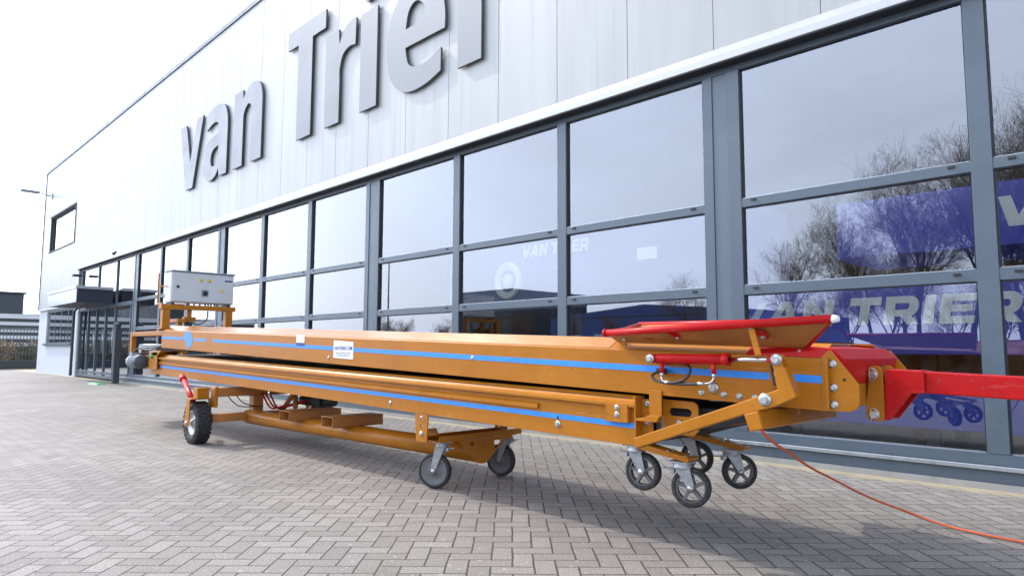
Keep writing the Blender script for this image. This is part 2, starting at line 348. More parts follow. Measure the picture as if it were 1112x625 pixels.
# ------------------------------------------------------------------ showroom building
YC=6.30   # cladding face
YF=6.375  # frame face
YG=6.415  # glass face
B=thing('showroom_building','long silver clad showroom hall with a grey framed glass front','building',(-14,6.4,0))
XL,XR=-36.4,12.0; ZT=8.9
XG=-29.45
cl=MB(); seam0=-2.33; sw=1.0885; gap=.006
k=-20
xs=[]
x=seam0+13*sw
while x>XL: xs.append(x); x-=sw
xs.append(XL)
xs=[XR]+[q for q in xs if q<XR]
uw=(-35.0,-30.6,5.17,6.65)
for a,b_ in zip(xs[1:],xs[:-1]):
    x0,x1=a+gap/2,b_-gap/2
    zb=4.10 if a>XG-.6 else 2.72
    # panel strips, cut round the first floor window
    if x1>uw[0] and x0<uw[1]:
        if x0<uw[0]: cl.box(x0,uw[0],YC,YC+.10,zb,ZT); x0=uw[0]
        if x1>uw[1]: cl.box(uw[1],x1,YC,YC+.10,zb,ZT); x1=uw[1]
        cl.box(x0,x1,YC,YC+.10,zb,uw[2]); cl.box(x0,x1,YC,YC+.10,uw[3],ZT)
    else: cl.box(x0,x1,YC,YC+.10,zb,ZT)
cl.build('cladding',CLAD,B,bevel=.003)
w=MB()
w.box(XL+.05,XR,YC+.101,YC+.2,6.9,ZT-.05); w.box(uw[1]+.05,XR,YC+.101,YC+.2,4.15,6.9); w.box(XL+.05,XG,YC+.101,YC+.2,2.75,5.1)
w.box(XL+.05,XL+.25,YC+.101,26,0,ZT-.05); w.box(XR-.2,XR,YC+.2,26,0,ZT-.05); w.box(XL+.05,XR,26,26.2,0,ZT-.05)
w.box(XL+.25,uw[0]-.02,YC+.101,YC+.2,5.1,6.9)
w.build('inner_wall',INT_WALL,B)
w=MB(); w.box(XL,XL+.1,YC+.102,26.2,2.72,ZT)
w.build('end_cladding',CLAD,B)
w=MB(); w.box(XL,-12,YC+.1,26.2,ZT-.049,ZT+.02); w.box(10,XR,YC+.1,26.2,ZT-.049,ZT+.02); w.box(-12,10,YC+.1,6.7,ZT-.049,ZT+.02); w.box(-12,10,13.2,26.2,ZT-.049,ZT+.02); w.build('roof',DARKBLD,B)
w=MB(); w.box(-12,10,6.7,13.2,ZT+.021,ZT+.05); w.build('added_rooflight',CLEAR,B)  # unseen roof opening, added to brighten the machines behind the glass
w=MB(); w.box(XL-.03,XR,YC-.03,YC+.2,ZT+.021,ZT+.07); w.box(XL-.03,XR,YC-.031,YC-.002,ZT-.05,ZT+.0205); w.box(XL-.03,XL-.002,YC-.0305,YC+.01,2.72,ZT-.051)
w.build('roof_trim',ANTH2,B)
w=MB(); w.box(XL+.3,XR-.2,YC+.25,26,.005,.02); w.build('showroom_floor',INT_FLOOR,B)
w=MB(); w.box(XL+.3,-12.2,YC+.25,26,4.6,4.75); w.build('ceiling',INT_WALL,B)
# flashing above the glass: white fold with a dark gap below
w=MB(); w.loftx([(YC-.075,3.985),(YC-.075,4.06),(YC-.01,4.155),(YC+.05,4.155),(YC+.05,3.985)],XG-.3,XR,0,0)
w.build('flashing',paint('flashing_white',(.47,.475,.47),.4,metal=.2,var=.04),B,bevel=.004)
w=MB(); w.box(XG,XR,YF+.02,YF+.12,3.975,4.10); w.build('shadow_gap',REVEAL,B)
w=MB(); w.box(XG,XR,YC-.068,YF-.002,3.972,3.9835); w.build('flashing_shadow_line',BLACK,B)  # black strip that paints in the shadow line below the flashing
# head, sill and plinth of the curtain wall
w=MB(); w.box(XG,XR,YF,YF+.1,3.913,3.974); w.box(XG,XR,YF,YF+.1,.185,.273); w.box(XG,XR,YF-.004,YF+.1,.05,.149)
w.build('curtain_wall_rail',ANTH,B,bevel=.003)
w=MB(); w.box(-24.7,XR,YF-.035,YF-.005,.150,.184); w.build('sill',[SILL],B,bevel=.004)
w=MB(); w.box(-24.7,XR,YF-.02,YF+.3,-.1,.0495); w.build('plinth',CONC,B)
rows=[(.273,1.604),(1.698,2.482),(2.567,3.913)]
def mullion(x0,x1):
    w=MB(); w.box(x0,x1,YF-.006,YF+.11,.1495,3.9745) if False else w.box(x0,x1,YF-.004,YF+.11,.2735,3.9125)
    return w.build('mullion',ANTH,B,bevel=.003)
def window(x0,x1,label=None):
    w=MB()
    for z0,z1 in ((1.604,1.698),(2.482,2.567)):
        w.box(x0+.001,x1-.001,YF,YF+.09,z0,z1)
        for xx in (x0+.10,x1-.16):
            w.box(xx,xx+.05,YF-.014,YF+.002,z0+.052,z0+.070,1)
    # thin gasket lines round the panes
    for z0,z1 in rows:
        for a,b_,c,d in ((x0+.001,x1-.001,z1-.011,z1-.0005),(x0+.001,x0+.010,z0+.0005,z1-.012),(x1-.010,x1-.001,z0+.0005,z1-.012)):
            w.box(a,b_,YF+.012,YF+.05,c,d,1)
        w.box(x0+.011,x1-.011,YF+.012,YF+.05,z0+.0005,z0+.008,2)
    o=w.build('window',[ANTH,BLACK,SILL],B)
    for z0,z1 in rows:
        p=MB(); p.box(x0+.002,x1-.002,YG,YG+.012,z0+.002,z1-.002)
        for i in range(len(p.m)): p.m[i]=1
        p.m[2]=0
        p.build('pane',[GLASS,CLEAR],o)
    return o
for c in range(-1,4):
    cx=-3.40-6.478*c
    # wide double post
    mullion(cx-.205,cx-.095); mullion(cx+.065,cx+.205)
    w=MB(); w.box(cx-.094,cx+.064,YF+.008,YF+.1,.2735,3.9125); w.build('post_panel',ANTH2,B,bevel=.003)
    # thin posts to the right of this wide post
    t1=cx+2.23; t2=cx+4.29
    mullion(t1-.0725,t1+.0725); mullion(t2-.0725,t2+.0725)
    window(cx+.205,t1-.0725); window(t1+.0725,t2-.0725); window(t2+.0725,cx+6.478-.205)
# storefront left of the last wide post (entrance)
cx=-3.40-6.478*4
mullion(XG,XG+.14)
es=[-29.31,-28.2,-27.1,-26.0,-24.9,-23.2]
w=MB()
for e_ in es[1:]: w.box(e_-.03,e_+.03,YF,YF+.1,.06,3.9125 if e_ in (-27.1,-24.9) else 2.40)
w.box(XG+.14,-23.1,YF+.001,YF+.09,2.40,2.52)
o=w.build('entrance_frame',ANTH,B,bevel=.003)
pts=es
for a,b_ in zip(es[:-1],es[1:]):
    p=MB(); p.box(a+.04,b_-.04,YG,YG+.012,.08,2.399)
    for i in range(len(p.m)): p.m[i]=1
    p.m[2]=0
    p.build('pane',[GLASS,CLEAR],o)
p=MB(); p.box(XG+.14,-27.14,YG,YG+.012,2.52,3.9125)
p.m=[1]*6; p.m[2]=0; p.build('pane',[GLASS,CLEAR],o)
p=MB(); p.box(-24.86,-23.04,YG,YG+.012,2.52,3.9125)
p.m=[1]*6; p.m[2]=0; p.build('pane',[GLASS,CLEAR],o)
p=MB(); p.box(-27.06,-24.94,YG,YG+.012,2.52,3.9125)
p.m=[1]*6; p.m[2]=0; p.build('pane',[GLASS,CLEAR],o)
w=MB()
for i,e_ in enumerate(es[1:-1]): w.tube([(e_+.12,YF-.06,.9),(e_+.12,YF-.06,1.7)],.016,8)
w.build('door_handle',SILL,o)
# low painted wall with ground floor window
gw=(-34.8,-30.15,1.22,2.62)
w=MB(); w.box(XL+.08,gw[0],YC+.04,YC+.25,0,2.66); w.box(gw[1],XG-.001,YC+.04,YC+.25,0,2.66); w.box(gw[0],gw[1],YC+.04,YC+.25,0,gw[2]); w.box(gw[0],gw[1],YC+.04,YC+.25,gw[3],2.66)
w.build('low_wall',WALLG,B)
w=MB(); w.box(XL-.02,XG-.3,YC-.05,YC+.12,2.661,2.719); w.build('drip_trim',STRW,B,bevel=.004)
def plainwin(x0,x1,z0,z1,y,n,sill):
    w=MB(); t=.07
    w.box(x0,x0+t,y,y+.08,z0,z1); w.box(x1-t,x1,y,y+.08,z0,z1); w.box(x0+t,x1-t,y,y+.08,z0,z0+t); w.box(x0+t,x1-t,y,y+.08,z1-t,z1)
    for i in range(1,n):
        xx=x0+(x1-x0)*i/n; w.box(xx-.03,xx+.03,y+.001,y+.029,z0+t,z1-t)
    if sill: w.box(x0-.05,x1+.05,y-.16,y-.001,z0-.06,z0+.02)
    o=w.build('window',ANTH,B)
    p=MB(); p.box(x0+.03,x1-.03,y+.005,y+.017,z0+.03,z1-.03); p.m=[1]*6; p.m[2]=0; p.build('pane',[GLASS,CLEAR],o)
    return o
plainwin(*gw,YC+.10,4,True)
plainwin(uw[0],uw[1],uw[2],uw[3],YC+.10,3,False)
w=MB(); w.box(uw[0]+.001,uw[0]+.03,YC+.003,YC+.159,uw[2],uw[3]); w.box(uw[1]-.03,uw[1]-.001,YC+.003,YC+.159,uw[2],uw[3]); w.box(uw[0]+.031,uw[1]-.031,YC+.003,YC+.159,uw[3]-.03,uw[3]-.001)
w.box(uw[0]-.02,uw[1]+.02,YC-.04,YC-.002,uw[3]+.001,uw[3]+.05); w.box(uw[0]-.02,uw[1]+.03,YC-.03,YC-.002,uw[2]-.04,uw[2]-.001); w.box(uw[1]+.001,uw[1]+.03,YC-.03,YC-.002,uw[2],uw[3])
w.build('window_reveal',REVEAL,B)
# entrance canopy: shade painted into its dark body, glare into the pale front
w=MB(); w.box(-28.9,-24.86,5.28,YC-.002,2.50,2.98); c_=w.build('canopy',paint('canopy_shade_navy',(.022,.026,.045),.5,var=.05),B,bevel=.01)
w=MB(); w.box(-28.9,-24.87,5.262,5.279,2.50,2.925); w.build('lit_fascia',SILL,c_)
w=MB(); w.box(-28.95,-24.81,5.23,5.275,2.93,3.02); w.box(-24.855,-24.81,5.276,YC-.002,2.93,3.02); w.box(-28.95,-28.905,5.276,YC-.002,2.93,3.02); w.build('canopy_trim',SILL,c_)
# drainpipe
w=MB(); w.tube(smoothpath([(-28.6,YC-.12,2.55),(-29.4,YC-.09,2.45),(-29.55,YC-.08,2.2),(-29.55,YC-.08,.05)],5),.05,10)
w.build('drainpipe',REVEAL,B)
w=MB(); w.lathe((-24.8,YC-.06,4.15),(0,0,-1),[(0,.001),(0,.06),(.05,.06),(.08,.03),(.09,.001)],20); w.box(-24.85,-24.75,YC-.06,YC-.001,4.152,4.19)
w.build('motion_sensor',BLACK,B)
w=MB(); w.box(-29.2,-28.95,YC-.30,YC-.001,3.68,3.76)
w.build('entrance_lamp',REVEAL,B,bevel=.03)

# wall lamp at the corner
L=thing('wall_lamp','grey flat lamp on a short arm at the far upper corner of the hall','lamp',(-35.1,6.3,7.66))
w=MB(); w.tube(smoothpath([(-35.1,6.29,7.66),(-35.1,6.1,7.68),(-35.08,5.8,7.74)],5),.03,10); w.box(-35.2,-35.0,6.26,6.299,7.55,7.77); w.build('arm',SILL,L)
w=MB(); w.prism([(-35.25,7.70),(-34.95,7.70),(-34.98,7.80),(-35.22,7.80)],5.15,5.82); w.build('lamp_head',MOTOR,L,bevel=.02)

# ------------------------------------------------------------------ facade lettering
def arc(cx,cy,rx,ry,a0,a1,n=14): return [(cx+rx*math.cos(R(a0+(a1-a0)*i/n)),cy+ry*math.sin(R(a0+(a1-a0)*i/n))) for i in range(n+1)]
SG=thing('building_sign','big raised grey letters spelling the company name on silver cladding','sign',(-13,6.3,5.16))
zb,zx,zc=5.165,6.935,7.51
def letter_v(x): return [[(x,zx),(x+.43,zx),(x+.80,5.86),(x+1.19,zx),(x+1.60,zx),(x+1.03,zb),(x+.55,zb)]]
def letter_n(x):
    st=.51
    out=[(x,zb),(x,zx),(x+.46,zx),(x+.48,6.72)]
    out+=smooth2([(x+.48,6.72),(x+.68,6.88),(x+.98,6.975),(x+1.30,6.90),(x+1.46,6.66),(x+1.49,6.35)])[1:]
    out+=[(x+1.49,zb),(x+.96,zb)]
    out+=smooth2([(x+.96,6.20),(x+.94,6.42),(x+.80,6.54),(x+.62,6.47),(x+.52,6.32)])
    out+=[(x+.52,zb)]
    return [out]
def smooth2(p,n=6):
    return [(v.x,v.y) for v in smoothpath([(a,b_,0) for a,b_ in p],n)]
def letter_r(x):
    out=[(x,zb),(x,zx),(x+.46,zx),(x+.49,6.64)]
    out+=smooth2([(x+.49,6.64),(x+.64,6.85),(x+.85,6.96),(x+1.06,6.96)])[1:]
    out+=[(x+1.04,6.47)]+smooth2([(x+1.04,6.47),(x+.82,6.49),(x+.62,6.40),(x+.52,6.17),(x+.52,5.95)])[1:]+[(x+.52,zb)]
    return [out]
def letter_T(x):
    return [[(x,zc),(x+1.52,zc),(x+1.52,7.14),(x+1.02,7.14),(x+1.02,zb+.01),(x+.45,zb+.01),(x+.45,7.14),(x,7.14)]]
def letter_i(x): return [[(x,zb),(x,zx),(x+.52,zx),(x+.52,zb)]]
def letter_e(x):
    c=(x+.79,6.04)
    o=smooth2([(x+1.53,5.90),(x+1.53,6.20),(x+1.42,6.60),(x+1.16,6.90),(x+.80,6.975),(x+.42,6.88),(x+.13,6.58),(x,6.12),(x+.05,5.65),(x+.25,5.32),(x+.60,5.145),(x+1.05,5.15),(x+1.44,5.26)],5)
    o+=[(x+1.44,5.62)]+smooth2([(x+1.44,5.62),(x+1.10,5.51),(x+.80,5.51),(x+.60,5.62),(x+.52,5.90)],5)[1:]
    h=[(x+.52,6.21),(x+1.04,6.21)]+smooth2([(x+1.04,6.21),(x+1.0,6.46),(x+.80,6.60),(x+.60,6.50),(x+.52,6.21)],5)[1:-1]
    return [o,h]
def letter_a(x):
    o=[(x+1.50,zb),(x+1.07,zb),(x+1.02,5.36)]+smooth2([(x+1.02,5.36),(x+.82,5.20),(x+.52,5.13),(x+.18,5.25),(x,5.60),(x+.10,5.98),(x+.42,6.18),(x+.98,6.24)],5)[1:]
    o+=smooth2([(x+.98,6.24),(x+.96,6.46),(x+.76,6.56),(x+.48,6.53),(x+.22,6.44)],5)[1:]+[(x+.15,6.82)]
    o+=smooth2([(x+.15,6.82),(x+.48,6.93),(x+.88,6.97),(x+1.28,6.86),(x+1.47,6.56),(x+1.50,6.25)],5)[1:]
    h=smooth2([(x+.98,5.94),(x+.66,5.88),(x+.52,5.70),(x+.58,5.50),(x+.78,5.47),(x+.98,5.62)],5)
    return [o,h]
def add_letter(spl,name='letter'):
    me=curve_mesh(spl,.04)
    for p in me.polygons: p.material_index=0
    o=place_mesh(me,name,[LETTER,DARKEDGE],SG,0,YC-.045,0)
    for p in me.polygons:
        if abs(p.normal.z)<.5: pass
    me.update()
    bm=bmesh.new(); bm.from_mesh(me); bmesh.ops.recalc_face_normals(bm,faces=bm.faces)
    for f in bm.faces: f.material_index=0 if abs(f.normal.y)>.5 else 1
    bm.to_mesh(me); bm.free()
    return o
for spl in (letter_v(-19.09),letter_a(-17.42),letter_n(-15.57),letter_T(-12.93),letter_r(-11.38),letter_i(-10.16),letter_e(-9.335),letter_r(-7.495)): add_letter(spl)
add_letter([arc(-9.90,7.36,.27,.24,0,345,23)],'letter_dot')

# ------------------------------------------------------------------ VAN TRIER capitals (interior machines)
def caps(word,h,wd=1.22,sh=.16,st=.33,gapw=.16,space=.45):
    """slanted wide capitals as outlines; returns list of splines in (x,z) and total width"""
    out=[]; x=0
    def S(p): return [(q[0]*h+x*h+q[1]*h*sh,q[1]*h) for q in p]
    for ch in word:
        if ch==' ': x+=space; continue
        w_=wd
        if ch=='V': w_=1.25; out.append(S([(0,1),(.36,1),(.66,.34),(.98,1),(1.34,1),(.84,0),(.42,0)]))
        if ch=='A': w_=1.32; out.append(S([(-.04,0),(.50,1),(.92,1),(1.30,0),(.92,0),(.84,.20),(.42,.20),(.30,0)])); out.append(S([(.54,.45),(.78,.45),(.70,.72)]))
        if ch=='N': w_=1.20; out.append(S([(0,0),(0,1),(.36,1),(.84,.44),(.84,1),(1.18,1),(1.18,0),(.84,0),(.34,.57),(.34,0)]))
        if ch=='T': w_=1.12; out.append(S([(0,1),(1.12,1),(1.12,.72),(.73,.72),(.73,0),(.39,0),(.39,.72),(0,.72)]))
        if ch=='I': w_=.36; out.append(S([(0,0),(0,1),(.34,1),(.34,0)]))
        if ch=='E': w_=1.08; out.append(S([(0,0),(0,1),(1.06,1),(1.06,.75),(.34,.75),(.34,.63),(.98,.63),(.98,.40),(.34,.40),(.34,.25),(1.08,.25),(1.08,0)]))
        if ch=='R':
            w_=1.16
            out.append(S([(0,0),(0,1),(.80,1)]+arc(.80,.64,.34,.36,75,-70,8)+[(.92,.30),(1.20,0),(.80,0),(.58,.28),(.34,.28),(.34,0)]))
            out.append(S([(.34,.52),(.34,.75),(.74,.75)]+arc(.74,.635,.08,.115,70,-70,4)+[(.74,.52)]))
        x+=w_+gapw
    return out,x*h
def put_caps(word,h,x,y,z,parent,target_w=None,mat=None):
    spl,wd=caps(word,h); s=(target_w/wd) if target_w else 1
    spl=[[(a*s,b_) for a,b_ in p] for p in spl]
    me=curve_mesh(spl,.006)
    o=place_mesh(me,'lettering',[mat or OFFWHITE],parent,x,y,z)
    return o
M1=thing('farm_machine','blue farm machine with big white capitals seen through the right windows','machine',(-1,7.8,0))
w=MB(); w.box(-4.3,3.4,7.62,9.4,1.02,1.80); w.build('body',MACHBLUE,M1,bevel=.01)
w=MB(); w.box(-4.2,3.3,7.63,8.2,.30,.72); w.build('lower_hopper',MACHBLUE,M1,bevel=.01)
w=MB()
for xx in (-3.9,-2.05,-.4,1.3,2.9): w.box(xx,xx+.12,7.9,8.02,.02,1.02); w.box(xx,xx+.12,9.0,9.12,.02,1.02)
for xx in (-2.05,-.4): w.prism([(xx+.12,.8),(xx+.45,.99),(xx+.6,.99),(xx+.12,.70)],7.9,7.98)
w.build('leg',MACHDARK,M1)
put_caps('VAN TRIER',.285,-3.93,7.614,1.32,M1,2.80)
M2=thing('overhead_conveyor','blue overhead box conveyor with big white capitals seen through upper right windows','machine',(0,8.0,0))
w=MB(); w.box(-2.75,3.6,7.62,8.9,2.03,2.63); w.build('body',MACHBLUE,M2,bevel=.01)
w=MB()
for xx in (-2.6,.6,3.4): w.box(xx,xx+.1,9.5,9.6,.02,2.5); w.box(xx,xx+.1,8.9,9.5,2.3,2.4)
w.build('leg',MACHDARK,M2)
put_caps('VAN TRIER',.285,-1.33,7.614,2.20,M2,2.80)
M3=thing('grading_machine','pale blue grading machine with small white lettering behind the middle windows','machine',(-7.5,9,0))
PALEB=paint('pale_blue_machine',(.20,.22,.36),.5,var=.05)
w=MB(); w.box(-10.4,-4.2,8.52,9.8,1.75,3.05); w.build('body',PALEB,M3,bevel=.01)
w=MB()
for xx in (-10.2,-7.4,-4.5): w.box(xx,xx+.12,8.8,8.92,.02,1.75)
w.build('leg',MACHDARK,M3)
put_caps('VAN TRIER',.20,-8.40,8.514,2.66,M3,1.52)
w=MB(); w.lathe((-8.75,8.515,2.28),(0,-1,0),[(0,.20),(.03,.26),(.05,.30),(.03,.33),(0,.34)],36); w.lathe((-8.75,8.515,2.28),(0,-1,0),[(0,.13),(.03,.12),(.04,.08),(.04,.001)],24)
w.build('round_hatch',OFFWHITE,M3)
w=MB(); w.box(-5.95,-5.60,8.50,8.519,2.40,2.58); w.build('label_plate',OFFWHITE,M3)

# ------------------------------------------------------------------ belt conveyor
C=thing('belt_conveyor','long orange telescopic belt conveyor with blue stripes on casters before the hall','conveyor',(-6,3.7,0))
Y0,Y1=3.20,4.0
def zu(x): return 1.017+.0318*(-1.227-x)      # upper section: top edge of side plate
def zl(x): return .753+.0221*(-2.239-x)       # lower section: flange line
def zlb(x): return .521+.0226*(-2.267-x)      # lower section: bottom edge
# upper section
xa,xb=-10.16,-1.235; UD=.236
w=MB()
for sgn,yo in ((1,Y0),(-1,Y1)):
    prof=[(yo,-UD),(yo,0),(yo+sgn*.012,.008),(yo+sgn*.12,.068),(yo+sgn*.12,.062),(yo+sgn*.014,.0),(yo+sgn*.007,-.002),(yo+sgn*.007,-UD+.007),(yo+sgn*.055,-UD+.007),(yo+sgn*.055,-UD)]
    w.loftx(prof,xa,xb,zu(xa),zu(xb))
U=w.build('upper_frame',ORANGE,C,bevel=.002)
w=MB()
for sgn,yo in ((1,Y0),(-1,Y1)):
    w.loftx([(yo+sgn*.010,.0095),(yo+sgn*.118,.0695),(yo+sgn*.119,.0685),(yo+sgn*.011,.0083)],xa+.01,-2.45 if sgn>0 else -1.4,zu(xa+.01),zu(-2.45 if sgn>0 else -1.4))
    if sgn>0: w.build('top_flange',ORANGE_G,C); w=MB()
w.build('top_flange',ORANGE_G,C)
w=MB(); w.loftx([(Y0+.10,.03),(Y0+.118,.066),(Y1-.118,.066),(Y1-.10,.03)],xa+.05,-1.35,zu(xa+.05),zu(-1.35)); w.build('belt',[paint('pale_belt',(.50,.46,.42),.3,var=.12,scale=4)],C)
w=MB(); w.loftx([(Y0+.03,-.02),(Y1-.03,-.02),(Y1-.03,-UD+.012),(Y0+.03,-UD+.012)],xa+.03,xb-.02,zu(xa+.03),zu(xb-.02)); w.build('belt_bed',BELT,C)
def stripe(x0,x1,zf,off,h,y,parent,name='blue_stripe'):
    w=MB(); w.add([(x0,y,zf(x0)+off-h/2),(x1,y,zf(x1)+off-h/2),(x1,y,zf(x1)+off+h/2),(x0,y,zf(x0)+off+h/2),(x0,y+.002,zf(x0)+off-h/2),(x1,y+.002,zf(x1)+off-h/2),(x1,y+.002,zf(x1)+off+h/2),(x0,y+.002,zf(x0)+off+h/2)],[(0,1,2,3),(4,7,6,5),(0,4,5,1),(3,2,6,7),(0,3,7,4),(1,5,6,2)])
    return w.build(name,BLUE,parent)
ys=Y0-.0022
for a,b_ in ((-10.15,-9.35),(-8.93,-8.55),(-8.35,-5.54),(-5.21,-1.24)): stripe(a,b_,zu,-.096 if a<-5 else -.098-.0*a,.034,ys,U)
# emblem: plain hexagon with rounded arms
w=MB(); cx_,cz_=-9.12,zu(-9.12)-.095
w.prism([(cx_-.22,cz_+.02),(cx_-.10,cz_+.10),(cx_+.04,cz_+.095),(cx_+.09,cz_+.03),(cx_+.13,cz_-.03),(cx_+.05,cz_-.11),(cx_-.06,cz_-.115),(cx_-.11,cz_-.03)],ys,ys+.002)
w.build('emblem',BLUE,U)
# stickers
w=MB(); w.prism([(-5.54,.975),(-5.208,.963),(-5.208,1.113),(-5.54,1.132)],ys-.001,ys+.001); st_=w.build('sticker',WHITE,U)
for s_,sz,zz,x0,mat in (('VANTRIER.COM',.045,1.045,-5.525,NAVY),):
    me=text_mesh(s_,sz,.0008,0,.0008); wd=max(v.co.x for v in me.vertices)-min(v.co.x for v in me.vertices)
    tw={'VANTRIER.COM':.30,'VT':.06}.get(s_,.24)
    place_mesh(me,'print',[mat],st_,x0,ys-.0016,zz,(1,0,0),tw/wd,1)
for z0_,xa_,xb_ in ((1.012,-5.50,-5.25),(.992,-5.48,-5.27)):
    w=MB(); w.box(xa_,xb_,ys-.0018,ys-.0011,z0_,z0_+.009); w.build('small_print',MOTOR,st_)
w=MB(); w.prism([(-6.25,1.115),(-6.085,1.11),(-6.085,1.185),(-6.25,1.19)],ys-.001,ys+.001,0); w.prism([(-6.25,1.083),(-6.085,1.078),(-6.085,1.1085),(-6.25,1.1135)],ys-.001,ys+.001,1)
w.build('sticker',[WHITE,NAVY],U)

# lower section
xc,xd=-10.55,-2.252
w=MB()
for sgn,yo in ((1,Y0),(-1,Y1)):
    # flanged channel: top ledge, lip, web, bottom flange
    D0=zl(xc)-zlb(xc)
    prof=[(yo+sgn*.035,.045),(yo-sgn*.006,.010),(yo-sgn*.030,0),(yo-sgn*.030,-.018),(yo-sgn*.024,-.018),(yo-sgn*.022,-.006),(yo+sgn*.001,-.004),(yo+sgn*.001,-.232),(yo+sgn*.05,-.232),(yo+sgn*.05,-.225),(yo+sgn*.010,-.225),(yo+sgn*.010,0),(yo+sgn*.038,.036)]
    w.loftx(prof,xc,xd,zl(xc),zl(xd))
LO=w.build('lower_frame',ORANGE,C,bevel=.0015)
w=MB(); w.loftx([(Y0-.020,-.085),(Y0-.020,-.062),(Y0+.0005,-.050),(Y0+.0005,-.085)],xc+.1,-3.0,zl(xc+.1),zl(-3.0)); w.build('side_ledge',ORANGE,LO)
w=MB(); w.loftx([(Y0+.012,.03),(Y1-.012,.03),(Y1-.012,-.20),(Y0+.012,-.20)],xc+.02,xd-.05,zl(xc+.02),zl(xd-.05)); w.build('belt_bed',BELT,C)
w=MB(); w.loftx([(Y0+.02,-.228),(Y1-.02,-.228),(Y1-.02,-.221),(Y0+.02,-.221)],xc+.02,xd-.02,zl(xc+.02),zl(xd-.02)); w.build('bottom_pan',ORANGE_D,C)
stripe(-10.14,xd-.01,zl,-.121,.031,Y0-.0012,LO)
# bolts
def bolt(x,y,z,r,parent,n=(0,-1,0),washer=1.7):
    w=MB(); d=Vector(n); w.lathe((x,y,z),d,[(0,.0001),(0,r*washer),(r*.25,r*washer),(r*.25,r*.3)],18)
    up=Vector((0,0,1)) if abs(d.z)<.9 else Vector((1,0,0)); a=(up-d*up.dot(d)).normalized(); b_=d.cross(a); vs=[]
    for t in (r*.25,r*1.0):
        for q in range(6):
            an=math.pi/3*q+.3; vs.append(Vector((x,y,z))+d*t+a*math.cos(an)*r+b_*math.sin(an)*r)
    w.add(vs,[(q,(q+1)%6,6+(q+1)%6,6+q) for q in range(6)]+[(6,7,8,9,10,11)])
    w.build('bolt',STEEL,parent)
for x,z,r in ((-1.85,.834,.010),(-1.781,.861,.017),(-1.726,.831,.010),(-1.642,.826,.010),(-1.561,.824,.010),(-3.645,.993,.009),(-5.625,.975,.009)): bolt(x,Y0,z,r,U)
for x,z,r in ((-2.841,.597,.013),(-4.637,.624,.010),(-6.807,.600,.009)): bolt(x,Y0,z,r,LO)
# key hole slots above the big bolts
w=MB(); w.box(-2.848,-2.834,Y0-.0015,Y0+.002,.62,.645); w.build('slot',BLACK,LO)
w=MB(); w.box(-1.787,-1.775,Y0-.0015,Y0+.002,.886,.905); w.build('slot',BLACK,U)
# bracket with two bolts near the end of the lower section
w=MB(); w.box(-2.44,-2.30,Y0-.036,Y0-.028,.648,.748); w.box(-2.448,-2.440,Y0-.036,Y0+.0,.648,.748); w.box(-2.30,-2.293,Y0-.036,Y0+.0,.648,.748); br=w.build('lip_bracket',ORANGE,LO,bevel=.002)
bolt(-2.365,Y0-.036,.728,.010,br); bolt(-2.365,Y0-.036,.690,.010,br)
# end angle of lower section
w=MB(); w.box(-2.251,-2.243,Y0-.03,Y0+.06,.525,.80); w.box(-2.243,-2.17,Y0+.030,Y0+.038,.55,.78); en=w.build('end_angle',ORANGE,LO,bevel=.002)
bolt(-2.205,Y0+.03,.755,.011,en); bolt(-2.205,Y0+.03,.655,.011,en)
# hanger bracket from the upper section
w=MB(); w.box(-2.165,-2.085,Y0-.012,Y0-.003,.695,.835); w.prism([(-2.235,.665),(-2.10,.665),(-2.085,.695),(-2.085,.70),(-2.165,.70),(-2.165,.690),(-2.235,.678)],Y0-.040,Y0-.003); w.box(-2.165,-2.085,Y0-.0035,Y0+.02,.805,.815)
w.build('hanger_bracket',ORANGE,U,bevel=.003)
# slotted plate
spl=[[(-2.12,.60),(-1.935,.60),(-1.905,.63),(-1.905,.745)]+arc(-1.94,.745,.035,.035,0,90,5)+[(-2.12,.785)],
     arc(-1.965,.72,.022,.022,-90,90,6)+arc(-2.06,.72,.022,.022,90,270,6)]
me=curve_mesh(spl,.012); o=place_mesh(me,'slotted_plate',[ORANGE],C,0,Y0+.06,0)
bolt(-2.02,Y0+.052,.665,.009,o)
w=MB()
w.prism([(-2.22,.56),(-2.22,.64),(-1.42,.80),(-1.42,.74)],Y0+.16,Y0+.19); w.build('side_rail',ORANGE_D,C,bevel=.003)
w=MB(); w.prism([(-2.25,.54),(-2.25,.74),(-1.5,.75),(-1.5,.74),(-2.0,.60),(-2.2,.54)],Y0+.1,Y1-.1); w.build('belt_end',BELT,C)
w=MB(); w.cyl((-2.13,Y0+.08,.64),(-2.13,Y1-.08,.64),.055,24); w.build('end_roller',STEEL,C)

# left end: C frame, end box, gearmotor
w=MB()
for y0,y1 in ((Y0,Y0+.06),(Y1-.06,Y1)):
    w.box(-11.60,-11.50,y0,y1,.955,1.30); w.box(-11.5,-10.16,y0+.001,y1-.001,1.235,1.298)
w.box(-11.595,-11.505,Y0+.061,Y1-.061,1.24,1.295)
w.build('rear_frame',ORANGE,C,bevel=.005)
w=MB(); w.box(-11.55,-10.552,Y0,Y0+.05,.762,.955); w.box(-11.55,-10.552,Y1-.05,Y1,.762,.955); w.box(-11.55,-10.552,Y0+.051,Y1-.051,.775,.80)
w.build('rear_box',ORANGE,C,bevel=.004)
w=MB(); w.box(-10.52,-10.17,Y0-.045,Y0-.031,.765,1.0); w.prism([(-10.50,.955),(-10.17,.955),(-10.02,1.02),(-10.30,1.02)],Y0-.045,Y0+.2)
ep=w.build('end_plate',ORANGE,C,bevel=.003)
w=MB(); w.lathe((-10.36,Y0-.046,.94),(0,-1,0),[(0,.028),(.02,.028),(.03,.02),(.03,.001)],16); w.build('button',GREEN,ep)
